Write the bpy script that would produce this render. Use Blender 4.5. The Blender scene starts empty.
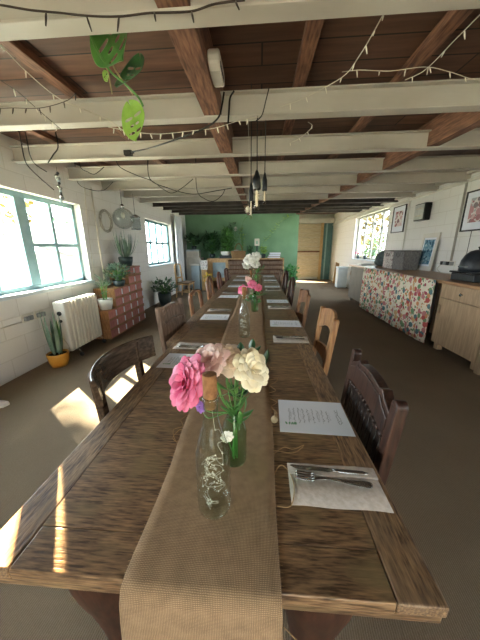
import bpy, math, random
from mathutils import Vector, Matrix, Euler
rnd = random.Random(7)
PI = math.pi
scene = bpy.context.scene
col = scene.collection

# ------------------------------------------------------------------ camera
F_PX = 258.28
YAW, PITCH, ROLL = -0.07455, 0.26746, -0.00663
EYE = Vector((0, 0, 1.40))
fw = Vector((math.sin(YAW) * math.cos(PITCH), math.cos(YAW) * math.cos(PITCH), -math.sin(PITCH)))
r0 = Vector((math.cos(YAW), -math.sin(YAW), 0))
u0 = r0.cross(fw)
rt = math.cos(ROLL) * r0 + math.sin(ROLL) * u0
up = -math.sin(ROLL) * r0 + math.cos(ROLL) * u0
cam = bpy.data.cameras.new('camera')
cam.sensor_fit = 'VERTICAL'
cam.sensor_height = 24.0
cam.lens = F_PX / 640 * 24.0
cam.clip_start = 0.02
cam_o = bpy.data.objects.new('camera', cam)
cam_o.matrix_world = Matrix(((rt.x, up.x, -fw.x, EYE.x), (rt.y, up.y, -fw.y, EYE.y), (rt.z, up.z, -fw.z, EYE.z), (0, 0, 0, 1)))
col.objects.link(cam_o)
scene.camera = cam_o


def at(px, py, X=None, Y=None, Z=None):
    """the point of the room, on the plane X, Y or Z, seen at a spot of the photograph"""
    d = (px - 240) / F_PX * rt - (py - 320) / F_PX * up + fw
    t = (X - EYE.x) / d.x if X is not None else (Y - EYE.y) / d.y if Y is not None else (Z - EYE.z) / d.z
    return EYE + d * t


# ------------------------------------------------------------------ materials
def lin(h):
    h = h.lstrip('#')
    c = [int(h[i:i + 2], 16) / 255 for i in (0, 2, 4)]
    return tuple(x / 12.92 if x <= .04045 else ((x + .055) / 1.055) ** 2.4 for x in c) + (1,)


MATS = {}


def base_mat(name):
    m = bpy.data.materials.new(name)
    m.use_nodes = True
    nt = m.node_tree
    b = nt.nodes['Principled BSDF']
    MATS[name] = m
    return m, nt, b


def M(name, c1, c2=None, scale=6, stretch=(1, 1, 1), rough=.6, metal=0, bump=0., detail=4, spec=None, lo=.35, hi=.65, sheen=0, sss=0):
    if name in MATS:
        return MATS[name]
    m, nt, b = base_mat(name)
    b.inputs['Roughness'].default_value = rough
    b.inputs['Metallic'].default_value = metal
    if spec is not None:
        b.inputs['Specular IOR Level'].default_value = spec
    if sheen:
        b.inputs['Sheen Weight'].default_value = sheen
    b.inputs['Base Color'].default_value = lin(c1)
    c2 = c2 or c1
    tc = nt.nodes.new('ShaderNodeTexCoord')
    mp = nt.nodes.new('ShaderNodeMapping')
    mp.inputs['Scale'].default_value = stretch
    nz = nt.nodes.new('ShaderNodeTexNoise')
    nz.inputs['Scale'].default_value = scale
    nz.inputs['Detail'].default_value = detail
    nt.links.new(tc.outputs['Object'], mp.inputs[0])
    nt.links.new(mp.outputs[0], nz.inputs['Vector'])
    rp = nt.nodes.new('ShaderNodeValToRGB')
    rp.color_ramp.elements[0].position = lo
    rp.color_ramp.elements[1].position = hi
    rp.color_ramp.elements[0].color = lin(c1)
    rp.color_ramp.elements[1].color = lin(c2)
    nt.links.new(nz.outputs['Fac'], rp.inputs[0])
    nt.links.new(rp.outputs[0], b.inputs['Base Color'])
    if bump:
        bp = nt.nodes.new('ShaderNodeBump')
        bp.inputs['Strength'].default_value = bump
        bp.inputs['Distance'].default_value = .01
        nt.links.new(nz.outputs['Fac'], bp.inputs['Height'])
        nt.links.new(bp.outputs[0], b.inputs['Normal'])
    return m


def wood(name, dark, light, axis='x', rough=.5, scale=1., worn=None):
    """long grain along one axis, a second coarse figure, fine dark pores"""
    if name in MATS:
        return MATS[name]
    m, nt, b = base_mat(name)
    b.inputs['Roughness'].default_value = rough
    tc = nt.nodes.new('ShaderNodeTexCoord')

    def noise(s, st, det, dist=0.):
        mp = nt.nodes.new('ShaderNodeMapping')
        mp.inputs['Scale'].default_value = st
        n = nt.nodes.new('ShaderNodeTexNoise')
        n.inputs['Scale'].default_value = s * scale
        n.inputs['Detail'].default_value = det
        n.inputs['Distortion'].default_value = dist
        nt.links.new(tc.outputs['Object'], mp.inputs[0])
        nt.links.new(mp.outputs[0], n.inputs['Vector'])
        return n
    a = 'xyz'.index(axis)
    st = [1, 1, 1]
    st[a] = .11
    fine = noise(70, st, 3)
    st2 = [1, 1, 1]
    st2[a] = .22
    big = noise(9, st2, 5, .6)
    mx = nt.nodes.new('ShaderNodeMath')
    mx.operation = 'MULTIPLY_ADD'
    nt.links.new(fine.outputs['Fac'], mx.inputs[0])
    mx.inputs[1].default_value = .85
    hl = nt.nodes.new('ShaderNodeMath')
    hl.operation = 'MULTIPLY'
    hl.inputs[1].default_value = .3
    nt.links.new(big.outputs['Fac'], hl.inputs[0])
    nt.links.new(hl.outputs[0], mx.inputs[2])
    rp = nt.nodes.new('ShaderNodeValToRGB')
    rp.color_ramp.elements[0].position = .42
    rp.color_ramp.elements[1].position = .74
    rp.color_ramp.elements[0].color = lin(dark)
    rp.color_ramp.elements[1].color = lin(light)
    nt.links.new(mx.outputs[0], rp.inputs[0])
    out = rp.outputs[0]
    if worn:
        w = noise(3.2, (1, 1, 1), 4, .4)
        wr = nt.nodes.new('ShaderNodeValToRGB')
        wr.color_ramp.elements[0].position = .5
        wr.color_ramp.elements[1].position = .72
        wr.color_ramp.elements[0].color = (0, 0, 0, 1)
        wr.color_ramp.elements[1].color = (.75, .75, .75, 1)
        nt.links.new(w.outputs['Fac'], wr.inputs[0])
        mix = nt.nodes.new('ShaderNodeMixRGB')
        mix.inputs[2].default_value = lin(worn)
        nt.links.new(wr.outputs[0], mix.inputs[0])
        nt.links.new(out, mix.inputs[1])
        out = mix.outputs[0]
    nt.links.new(out, b.inputs['Base Color'])
    bp = nt.nodes.new('ShaderNodeBump')
    bp.inputs['Strength'].default_value = .25
    bp.inputs['Distance'].default_value = .004
    nt.links.new(fine.outputs['Fac'], bp.inputs['Height'])
    nt.links.new(bp.outputs[0], b.inputs['Normal'])
    return m


def block_wall(name, c1, c2, plane='yz', bump=.35, bw=.45, bh=.225):
    m, nt, b = base_mat(name)
    b.inputs['Roughness'].default_value = .75
    tc = nt.nodes.new('ShaderNodeTexCoord')
    sp = nt.nodes.new('ShaderNodeSeparateXYZ')
    cb = nt.nodes.new('ShaderNodeCombineXYZ')
    nt.links.new(tc.outputs['Object'], sp.inputs[0])
    nt.links.new(sp.outputs['Y' if plane[0] == 'y' else 'X'], cb.inputs[0])
    nt.links.new(sp.outputs['Z'], cb.inputs[1])
    br = nt.nodes.new('ShaderNodeTexBrick')
    br.inputs['Scale'].default_value = 1
    br.inputs['Brick Width'].default_value = bw
    br.inputs['Row Height'].default_value = bh
    br.inputs['Mortar Size'].default_value = .008
    br.inputs['Mortar Smooth'].default_value = .6
    br.inputs['Color1'].default_value = lin(c1)
    br.inputs['Color2'].default_value = lin(c1)
    br.inputs['Mortar'].default_value = lin(c2)
    nt.links.new(cb.outputs[0], br.inputs['Vector'])
    nt.links.new(br.outputs['Color'], b.inputs['Base Color'])
    nz = nt.nodes.new('ShaderNodeTexNoise')
    nz.inputs['Scale'].default_value = 22
    nt.links.new(tc.outputs['Object'], nz.inputs['Vector'])
    ad = nt.nodes.new('ShaderNodeMath')
    ad.operation = 'MULTIPLY_ADD'
    ad.inputs[1].default_value = .35
    iv = nt.nodes.new('ShaderNodeMath')
    iv.operation = 'SUBTRACT'
    iv.inputs[0].default_value = 1
    nt.links.new(br.outputs['Fac'], iv.inputs[1])
    nt.links.new(nz.outputs['Fac'], ad.inputs[0])
    nt.links.new(iv.outputs[0], ad.inputs[2])
    bp = nt.nodes.new('ShaderNodeBump')
    bp.inputs['Strength'].default_value = bump
    bp.inputs['Distance'].default_value = .012
    nt.links.new(ad.outputs[0], bp.inputs['Height'])
    nt.links.new(bp.outputs[0], b.inputs['Normal'])
    return m


def carpet_mat():
    m, nt, b = base_mat('ribbed_carpet')
    b.inputs['Roughness'].default_value = .95
    b.inputs['Specular IOR Level'].default_value = .1
    tc = nt.nodes.new('ShaderNodeTexCoord')
    mp = nt.nodes.new('ShaderNodeMapping')
    mp.inputs['Rotation'].default_value = (0, 0, .10)
    nt.links.new(tc.outputs['Object'], mp.inputs[0])
    wv = nt.nodes.new('ShaderNodeTexWave')
    wv.inputs['Scale'].default_value = 34
    wv.inputs['Distortion'].default_value = 1.6
    wv.inputs['Detail'].default_value = 2
    wv.inputs['Detail Scale'].default_value = 6
    nt.links.new(mp.outputs[0], wv.inputs['Vector'])
    nz = nt.nodes.new('ShaderNodeTexNoise')
    nz.inputs['Scale'].default_value = 2.2
    nz.inputs['Detail'].default_value = 6
    nt.links.new(tc.outputs['Object'], nz.inputs['Vector'])
    rp = nt.nodes.new('ShaderNodeValToRGB')
    rp.color_ramp.elements[0].color = lin('#7a6b56')
    rp.color_ramp.elements[1].color = lin('#948370')
    nt.links.new(wv.outputs['Fac'], rp.inputs[0])
    mix = nt.nodes.new('ShaderNodeMixRGB')
    mix.blend_type = 'MULTIPLY'
    mix.inputs[0].default_value = .25
    nt.links.new(rp.outputs[0], mix.inputs[1])
    nt.links.new(nz.outputs['Fac'], mix.inputs[2])
    nt.links.new(mix.outputs[0], b.inputs['Base Color'])
    bp = nt.nodes.new('ShaderNodeBump')
    bp.inputs['Strength'].default_value = .5
    bp.inputs['Distance'].default_value = .006
    nt.links.new(wv.outputs['Fac'], bp.inputs['Height'])
    nt.links.new(bp.outputs[0], b.inputs['Normal'])
    return m


def burlap_mat():
    m, nt, b = base_mat('burlap')
    b.inputs['Roughness'].default_value = .95
    b.inputs['Specular IOR Level'].default_value = .1
    tc = nt.nodes.new('ShaderNodeTexCoord')
    hs = []
    for d in ('X', 'Y'):
        w = nt.nodes.new('ShaderNodeTexWave')
        w.bands_direction = d
        w.inputs['Scale'].default_value = 95
        w.inputs['Distortion'].default_value = 2.5
        w.inputs['Detail'].default_value = 2
        w.inputs['Detail Scale'].default_value = .8
        nt.links.new(tc.outputs['UV'], w.inputs['Vector'])
        hs.append(w)
    ad = nt.nodes.new('ShaderNodeMath')
    ad.operation = 'MULTIPLY'
    nt.links.new(hs[0].outputs['Fac'], ad.inputs[0])
    nt.links.new(hs[1].outputs['Fac'], ad.inputs[1])
    nz = nt.nodes.new('ShaderNodeTexNoise')
    nz.inputs['Scale'].default_value = 30
    nt.links.new(tc.outputs['UV'], nz.inputs['Vector'])
    a2 = nt.nodes.new('ShaderNodeMath')
    a2.operation = 'MULTIPLY_ADD'
    a2.inputs[1].default_value = .6
    nt.links.new(nz.outputs['Fac'], a2.inputs[0])
    nt.links.new(ad.outputs[0], a2.inputs[2])
    rp = nt.nodes.new('ShaderNodeValToRGB')
    rp.color_ramp.elements[0].position = .15
    rp.color_ramp.elements[1].position = .95
    rp.color_ramp.elements[0].color = lin('#745f4a')
    rp.color_ramp.elements[1].color = lin('#b89a79')
    nt.links.new(a2.outputs[0], rp.inputs[0])
    nt.links.new(rp.outputs[0], b.inputs['Base Color'])
    bp = nt.nodes.new('ShaderNodeBump')
    bp.inputs['Strength'].default_value = .5
    bp.inputs['Distance'].default_value = .003
    nt.links.new(ad.outputs[0], bp.inputs['Height'])
    nt.links.new(bp.outputs[0], b.inputs['Normal'])
    return m


def thin_glass(name, tint='#f4faf8', refl=.9, rough=.03):
    m = bpy.data.materials.new(name)
    m.use_nodes = True
    nt = m.node_tree
    nt.nodes.remove(nt.nodes['Principled BSDF'])
    out = nt.nodes['Material Output']
    tr = nt.nodes.new('ShaderNodeBsdfTransparent')
    tr.inputs[0].default_value = lin(tint)
    gl = nt.nodes.new('ShaderNodeBsdfGlossy')
    gl.inputs['Roughness'].default_value = rough
    lw = nt.nodes.new('ShaderNodeLayerWeight')
    lw.inputs['Blend'].default_value = .5
    pw = nt.nodes.new('ShaderNodeMath')
    pw.operation = 'POWER'
    pw.inputs[1].default_value = 2.4
    nt.links.new(lw.outputs['Facing'], pw.inputs[0])
    mu = nt.nodes.new('ShaderNodeMath')
    mu.operation = 'MULTIPLY_ADD'
    mu.inputs[1].default_value = refl * .75
    mu.inputs[2].default_value = .03
    nt.links.new(pw.outputs[0], mu.inputs[0])
    mx = nt.nodes.new('ShaderNodeMixShader')
    nt.links.new(mu.outputs[0], mx.inputs[0])
    nt.links.new(tr.outputs[0], mx.inputs[1])
    nt.links.new(gl.outputs[0], mx.inputs[2])
    nt.links.new(mx.outputs[0], out.inputs[0])
    MATS[name] = m
    return m


def cells_mat(name, colors, scale, ground, thr=.36, rough=.8, seed=(0, 0, 0)):
    """printed cloth or picture: scattered coloured blooms on a plain ground"""
    m, nt, b = base_mat(name)
    b.inputs['Roughness'].default_value = rough
    tc = nt.nodes.new('ShaderNodeTexCoord')
    mp = nt.nodes.new('ShaderNodeMapping')
    mp.inputs['Location'].default_value = seed
    nt.links.new(tc.outputs['Object'], mp.inputs[0])
    prev = None
    for k, (sc, th) in enumerate(((scale, thr), (scale * 1.9, thr * .8))):
        v = nt.nodes.new('ShaderNodeTexVoronoi')
        v.inputs['Scale'].default_value = sc
        nt.links.new(mp.outputs[0], v.inputs['Vector'])
        sx = nt.nodes.new('ShaderNodeSeparateColor')
        nt.links.new(v.outputs['Color'], sx.inputs[0])
        rp = nt.nodes.new('ShaderNodeValToRGB')
        rp.color_ramp.interpolation = 'CONSTANT'
        els = rp.color_ramp.elements
        cc = colors if k == 0 else colors[::-1]
        els[0].color = lin(cc[0])
        els[0].position = 0
        els[1].color = lin(cc[1])
        els[1].position = 1 / len(cc)
        for i, c in enumerate(cc[2:]):
            e = els.new((i + 2) / len(cc))
            e.color = lin(c)
        nt.links.new(sx.outputs[0], rp.inputs[0])
        lt = nt.nodes.new('ShaderNodeMath')
        lt.operation = 'LESS_THAN'
        lt.inputs[1].default_value = th
        nt.links.new(v.outputs['Distance'], lt.inputs[0])
        mix = nt.nodes.new('ShaderNodeMixRGB')
        nt.links.new(lt.outputs[0], mix.inputs[0])
        nt.links.new(rp.outputs[0], mix.inputs[2])
        if prev is None:
            mix.inputs[1].default_value = lin(ground)
        else:
            # the larger blooms lie over the small ones
            nt.links.new(prev[0].outputs[0], mix.inputs[2])
            nt.links.new(prev[1].outputs[0], mix.inputs[0])
            m2 = nt.nodes.new('ShaderNodeMixRGB')
            m2.inputs[1].default_value = lin(ground)
            nt.links.new(lt.outputs[0], m2.inputs[0])
            nt.links.new(rp.outputs[0], m2.inputs[2])
            nt.links.new(m2.outputs[0], mix.inputs[1])
        prev = (mix, lt)
    nt.links.new(prev[0].outputs[0], b.inputs['Base Color'])
    return m


def deck_mat():
    """ceiling boards laid across the room, each board with its own tone"""
    m, nt, b = base_mat('ceiling_boards')
    b.inputs['Roughness'].default_value = .65
    tc = nt.nodes.new('ShaderNodeTexCoord')
    sp = nt.nodes.new('ShaderNodeSeparateXYZ')
    nt.links.new(tc.outputs['Object'], sp.inputs[0])
    cb = nt.nodes.new('ShaderNodeCombineXYZ')
    nt.links.new(sp.outputs['X'], cb.inputs[0])
    nt.links.new(sp.outputs['Y'], cb.inputs[1])
    br = nt.nodes.new('ShaderNodeTexBrick')
    br.inputs['Scale'].default_value = 1
    br.inputs['Brick Width'].default_value = 2.7
    br.inputs['Row Height'].default_value = .21
    br.inputs['Mortar Size'].default_value = .006
    br.inputs['Color1'].default_value = lin('#60422f')
    br.inputs['Color2'].default_value = lin('#7d5845')
    br.inputs['Mortar'].default_value = lin('#1c100b')
    nt.links.new(cb.outputs[0], br.inputs['Vector'])
    mp = nt.nodes.new('ShaderNodeMapping')
    mp.inputs['Scale'].default_value = (.12, 1, 1)
    nt.links.new(tc.outputs['Object'], mp.inputs[0])
    nz = nt.nodes.new('ShaderNodeTexNoise')
    nz.inputs['Scale'].default_value = 22
    nz.inputs['Detail'].default_value = 5
    nt.links.new(mp.outputs[0], nz.inputs['Vector'])
    rp = nt.nodes.new('ShaderNodeValToRGB')
    rp.color_ramp.elements[0].color = (.45, .42, .4, 1)
    rp.color_ramp.elements[0].position = .3
    rp.color_ramp.elements[1].position = .7
    nt.links.new(nz.outputs['Fac'], rp.inputs[0])
    mix = nt.nodes.new('ShaderNodeMixRGB')
    mix.blend_type = 'MULTIPLY'
    mix.inputs[0].default_value = .8
    nt.links.new(br.outputs['Color'], mix.inputs[1])
    nt.links.new(rp.outputs[0], mix.inputs[2])
    nt.links.new(mix.outputs[0], b.inputs['Base Color'])
    return m


# ------------------------------------------------------------------ mesh helpers
class MB:
    def __init__(s):
        s.v, s.f, s.sm, s.uv = [], [], [], None

    def add(s, vs, fs, smooth=False, T=None):
        o = len(s.v)
        for p in vs:
            p = Vector(p)
            s.v.append(T @ p if T is not None else p)
        for q in fs:
            s.f.append([i + o for i in q])
            s.sm.append(smooth)
        return s

    def box(s, x0, x1, y0, y1, z0, z1, T=None):
        vs = [(x, y, z) for x in (x0, x1) for y in (y0, y1) for z in (z0, z1)]
        fs = [(0, 1, 3, 2), (4, 6, 7, 5), (0, 4, 5, 1), (2, 3, 7, 6), (0, 2, 6, 4), (1, 5, 7, 3)]
        return s.add(vs, fs, False, T)

    def bar(s, p0, p1, w, h, upv=(0, 0, 1), w1=None, h1=None):
        p0, p1 = Vector(p0), Vector(p1)
        d = (p1 - p0).normalized()
        u = Vector(upv)
        if abs(d.dot(u)) > .95:
            u = Vector((1, 0, 0))
        a = d.cross(u).normalized()
        u = a.cross(d)
        w1 = w if w1 is None else w1
        h1 = h if h1 is None else h1
        vs = []
        for p, ww, hh in ((p0, w, h), (p1, w1, h1)):
            for sa, su in ((-1, -1), (1, -1), (1, 1), (-1, 1)):
                vs.append(p + a * sa * ww / 2 + u * su * hh / 2)
        return s.add(vs, [(3, 2, 1, 0), (4, 5, 6, 7), (0, 1, 5, 4), (1, 2, 6, 5), (2, 3, 7, 6), (3, 0, 4, 7)])

    def tube(s, pts, r, n=8, closed=False, flat=None):
        pts = [Vector(p) for p in pts]
        N = len(pts)
        rs = r if isinstance(r, (list, tuple)) else [r] * N
        vs, fs = [], []
        prev = None
        for i, p in enumerate(pts):
            a = pts[i - 1] if i or closed else p
            b = pts[(i + 1) % N] if i < N - 1 or closed else p
            d = (b - a)
            d = d.normalized() if d.length > 1e-9 else Vector((0, 0, 1))
            if prev is None:
                x = Vector((0, 0, 1)) if abs(d.z) < .9 else Vector((1, 0, 0))
            else:
                x = prev
            x = x - d * x.dot(d)
            if x.length < 1e-6:
                x = d.orthogonal()
            x = x.normalized()
            prev = x
            y = d.cross(x)
            fx, fy = flat or (1, 1)
            for k in range(n):
                t = 2 * PI * k / n
                vs.append(p + rs[i] * (fx * math.cos(t) * x + fy * math.sin(t) * y))
        R = N if closed else N - 1
        for i in range(R):
            j = (i + 1) % N
            for k in range(n):
                k2 = (k + 1) % n
                fs.append((i * n + k, i * n + k2, j * n + k2, j * n + k))
        if not closed:
            fs.append(tuple(range(n))[::-1])
            fs.append(tuple((N - 1) * n + k for k in range(n)))
        return s.add(vs, fs, True)

    def lathe(s, prof, n=24, c=(0, 0, 0), T=None, cap=True):
        c = Vector(c)
        vs, fs = [], []
        for r, z in prof:
            for k in range(n):
                t = 2 * PI * k / n
                vs.append(c + Vector((r * math.cos(t), r * math.sin(t), z)))
        for i in range(len(prof) - 1):
            for k in range(n):
                k2 = (k + 1) % n
                fs.append((i * n + k, i * n + k2, (i + 1) * n + k2, (i + 1) * n + k))
        if cap:
            if prof[0][0] > 1e-5:
                fs.append(tuple(range(n))[::-1])
            if prof[-1][0] > 1e-5:
                fs.append(tuple((len(prof) - 1) * n + k for k in range(n)))
        return s.add(vs, fs, True, T)

    def ball(s, c, r, n=10, sc=(1, 1, 1), T=None):
        m = max(4, n // 2)
        prof = [(max(1e-4, math.sin(PI * i / m)) * 1, -math.cos(PI * i / m)) for i in range(m + 1)]
        Tm = Matrix.Translation(Vector(c)) @ Matrix.Diagonal((r * sc[0], r * sc[1], r * sc[2], 1))
        if T is not None:
            Tm = T @ Tm
        return s.lathe(prof, n, T=Tm)

    def prism(s, poly, t0, t1, axis='x', T=None):
        """polygon in the two other axes, extruded along axis"""
        n = len(poly)
        vs = []
        for t in (t0, t1):
            for a, b in poly:
                vs.append({'x': (t, a, b), 'y': (a, t, b), 'z': (a, b, t)}[axis])
        fs = [tuple(range(n))[::-1], tuple(range(n, 2 * n))]
        for i in range(n):
            j = (i + 1) % n
            fs.append((i, j, n + j, n + i))
        return s.add(vs, fs, False, T)

    def grid(s, rows, smooth=True):
        nr, nc = len(rows), len(rows[0])
        vs = [p for r in rows for p in r]
        fs = [(i * nc + j, i * nc + j + 1, (i + 1) * nc + j + 1, (i + 1) * nc + j) for i in range(nr - 1) for j in range(nc - 1)]
        return s.add(vs, fs, smooth)

    def build(s, name, mat, parent=None, bevel=0, solid=0, subd=0, loc=None, seg=2):
        me = bpy.data.meshes.new(name)
        me.from_pydata([tuple(p) for p in s.v], [], s.f)
        me.polygons.foreach_set('use_smooth', s.sm)
        me.validate()
        me.update()
        me.materials.append(mat)
        o = bpy.data.objects.new(name, me)
        col.objects.link(o)
        if parent is not None:
            o.parent = parent
        if loc is not None:
            o.location = loc
        if solid:
            d = o.modifiers.new('solid', 'SOLIDIFY')
            d.thickness = solid
            d.offset = 0
        if bevel:
            d = o.modifiers.new('bevel', 'BEVEL')
            d.width = bevel
            d.segments = seg
            d.limit_method = 'ANGLE'
            d.angle_limit = .7
        if subd:
            d = o.modifiers.new('subd', 'SUBSURF')
            d.levels = d.render_levels = subd
        return o


def tag(o, label, cat, group=None, kind=None):
    o['label'] = label
    o['category'] = cat
    if group:
        o['group'] = group
    if kind:
        o['kind'] = kind
    return o


def thing(name, label, cat, loc=(0, 0, 0), rz=0., group=None):
    o = bpy.data.objects.new(name, None)
    o.empty_display_size = .1
    col.objects.link(o)
    o.location = loc
    o.rotation_euler = (0, 0, rz)
    return tag(o, label, cat, group)


def struct(name, mb, mat, parent=None, **k):
    o = mb.build(name, mat, parent, **k)
    if parent is None:
        o['kind'] = 'structure'
    return o


def dup(root, loc, rz, label, group=None, name=None):
    def cp(o, par):
        c = o.copy()
        col.objects.link(c)
        c.parent = par
        for ch in KIDS(o):
            cp(ch, c)
        return c
    r = cp(root, None)
    r.location = loc
    r.rotation_euler = (0, 0, rz)
    r['label'] = label
    if group:
        r['group'] = group
    return r


def KIDS(o):
    return [c for c in list(col.objects) if c.parent == o]


def spline(pts, n=6):
    """catmull-rom through points"""
    P = [Vector(p) for p in pts]
    out = []
    for i in range(len(P) - 1):
        a, b, c, d = P[max(i - 1, 0)], P[i], P[i + 1], P[min(i + 2, len(P) - 1)]
        for k in range(n):
            t = k / n
            out.append(.5 * ((2 * b) + (c - a) * t + (2 * a - 5 * b + 4 * c - d) * t * t + (3 * b - a - 3 * c + d) * t ** 3))
    out.append(P[-1])
    return out


def frame_from(d, side=None):
    """matrix whose local +y runs along d"""
    d = Vector(d).normalized()
    s_ = Vector(side) if side is not None else Vector((0, 0, 1)).cross(d)
    if s_.length < 1e-4:
        s_ = Vector((1, 0, 0))
    s_ = (s_ - d * s_.dot(d)).normalized()
    n = s_.cross(d)
    return Matrix(((s_.x, d.x, n.x, 0), (s_.y, d.y, n.y, 0), (s_.z, d.z, n.z, 0), (0, 0, 0, 1)))


def leaf(mb, p, d, L, W, bend=.3, side=None, fold=.15, n=6, shape=1.0):
    """one folded, arched leaf from p along d"""
    T = Matrix.Translation(Vector(p)) @ frame_from(d, side)
    rows = []
    for i in range(n + 1):
        t = i / n
        w = W * .5 * (math.sin(PI * min(1, t ** shape)) ** .8) + (.0004 if i in (0, n) else 0)
        z = -bend * L * t * t
        rows.append([T @ Vector((-w, L * t, z + fold * w)), T @ Vector((0, L * t, z)), T @ Vector((w, L * t, z + fold * w))])
    mb.grid(rows)


# ------------------------------------------------------------------ palette
white_block = block_wall('white_painted_block', '#e4e2dd', '#d8d5ce')
white_paint = M('white_paint', '#dedad0', '#d2cdc2', 3, rough=.55)
beam_paint = M('beam_paint', '#c2bcb1', '#aaa397', 2.2, (.5, 1, 1), rough=.5, bump=.05)
dark_beam = M('dark_beam', '#2e2a27', '#453d37', 4, rough=.7)
joist_wood = wood('joist_wood', '#57382a', '#93684f', 'y', .7)
green_paint = M('green_paint', '#6d9674', '#7ba381', 2, rough=.6)
teal_frame = M('teal_frame', '#87a9ac', '#96b6ba', 8, rough=.5)
dark_teal = M('dark_teal', '#4f7478', '#587e82', 5, rough=.5)
sill_white = M('sill_white', '#c6d2d8', '#d4dde0', 5, rough=.5)
pane = thin_glass('window_glass', '#fbffff', .6)
carpet = carpet_mat()
burlap = burlap_mat()
deck = deck_mat()
oak_x = wood('table_oak_cross', '#412d1f', '#9c7c5b', 'x', .36, 3.0, worn='#84704f')
oak_y = wood('table_oak_long', '#463123', '#a38462', 'y', .40, 3.0, worn='#8c7660')
oak_dark = wood('dark_oak', '#2c1810', '#4e2f20', 'z', .45)
oak_mid = wood('mid_oak', '#5b3822', '#8d6340', 'z', .45)
pine = wood('honey_pine', '#7d5433', '#b4875a', 'z', .4)
cherry = wood('reddish_wood', '#452419', '#744331', 'z', .4)
bent = wood('bentwood', '#3a2d24', '#5f4c3c', 'y', .25)
grey_oak = wood('grey_oak', '#5c4534', '#917663', 'z', .5)
leather = M('dark_leather', '#1b1412', '#2b201b', 30, rough=.35, bump=.2)
rush = M('seat_fabric', '#5a4634', '#7a6148', 40, rough=.9, bump=.3)
beech = wood('beech_cabinet', '#9d8368', '#b89d7e', 'z', .45, .7)
worktop_wood = wood('worktop_wood', '#8e6a4b', '#b0875f', 'y', .35, .8)
grey_cab = M('grey_cabinet', '#6d6557', '#7a7263', 4, rough=.6)
pale_wood = wood('pale_wood', '#b08b5c', '#d3b182', 'z', .5)
plank_wood = wood('door_plank_wood', '#b5a488', '#cfc0a4', 'x', .6)
cork = M('cork', '#a5764c', '#7d5535', 60, rough=.9, bump=.3)
steel = M('cutlery_steel', '#b8b8b6', '#a5a5a3', 8, rough=.25, metal=1)
chrome = M('chrome', '#b9bcbd', '#9fa3a4', 9, rough=.2, metal=1)
paper = M('paper', '#e9edf4', '#e2e6ee', 3, rough=.8)
ink = M('ink', '#8a8f96', '#777c84', 8, rough=.8)
green_ink = M('green_ink', '#7fae8f', '#6f9f80', 8, rough=.8)
linen = M('napkin_linen', '#beb3a8', '#aea296', 70, rough=.9, bump=.2)
clear_glass = thin_glass('bottle_glass', '#f4faf5', 1.25, .02)
green_glass = thin_glass('green_bottle_glass', '#d2ead2', .9, .04)
thread = M('jute_thread', '#b39469', '#9b7c54', 30, rough=.9)
black_plastic = M('black_plastic', '#121314', '#1d1f20', 12, rough=.4)
black_metal = M('black_enamel', '#23272c', '#2e3338', 14, rough=.35)
white_plastic = M('white_plastic', '#e2ded2', '#d8d3c6', 6, rough=.35)
wire_white = M('white_wire', '#cfc8b8', '#bfb7a6', 9, rough=.5)
wire_dark = M('dark_wire', '#33281f', '#41342a', 9, rough=.5)
bulb_mat = M('frosted_bulb', '#e6e1d2', '#dad4c2', 9, rough=.2)
cable_black = M('black_cable', '#191715', '#221f1c', 9, rough=.5)
leaf_dark = M('leaf_dark', '#23472a', '#3b6a38', 9, rough=.4)
leaf_mid = M('leaf_mid', '#3f7233', '#5d9445', 9, rough=.4)
leaf_lime = M('leaf_lime', '#7da63f', '#9cc25a', 12, rough=.4)
leaf_grey = M('leaf_grey', '#5b7362', '#7c9480', 9, rough=.5)
stem_green = M('stem_green', '#4c7d3a', '#629048', 9, rough=.5)
stem_brown = M('stem_brown', '#8d7a5c', '#a8946f', 9, rough=.7)
soil = M('soil', '#2d2219', '#3c2f23', 40, rough=1)
terracotta = M('ochre_glaze', '#d69c3f', '#c98a30', 6, rough=.4)
pot_white = M('white_glaze', '#e4e4e0', '#d8d8d2', 6, rough=.35)
pot_dark = M('dark_glaze', '#2c3b3b', '#3a4a49', 6, rough=.35)
pink = M('pink_petal', '#d84f7f', '#ee8fae', 20, rough=.6)
blush = M('blush_petal', '#f3c9c2', '#f6ddd2', 20, rough=.6)
cream = M('cream_petal', '#f3e4bd', '#f8f0d8', 20, rough=.6)
whitep = M('white_petal', '#f2efe6', '#e8e4d6', 20, rough=.6)
purple = M('purple_petal', '#9a6cc2', '#b48ad8', 20, rough=.6)
brick_pink = M('pink_box_front', '#b87a73', '#c98f86', 14, rough=.8)
wicker = M('wicker', '#a58257', '#7d5f3c', 60, (1, 1, 3), rough=.8, bump=.5)
heater_paint = M('heater_enamel', '#dcd9cf', '#d2cec3', 4, rough=.35)
curtain_white = M('curtain_white', '#dfe3e6', '#d2d7db', 8, rough=.9)
storage_blue = M('storage_plastic', '#a9bfca', '#bccdd5', 5, rough=.3)

# ------------------------------------------------------------------ room shell
XL, XR, YN, YG, YF = -2.75, 3.30, -3.0, 10.0, 12.6


def zb(y):
    return 2.30 + .03 * (y - 1.36)


def zd(y):
    return zb(y) + .25


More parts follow.
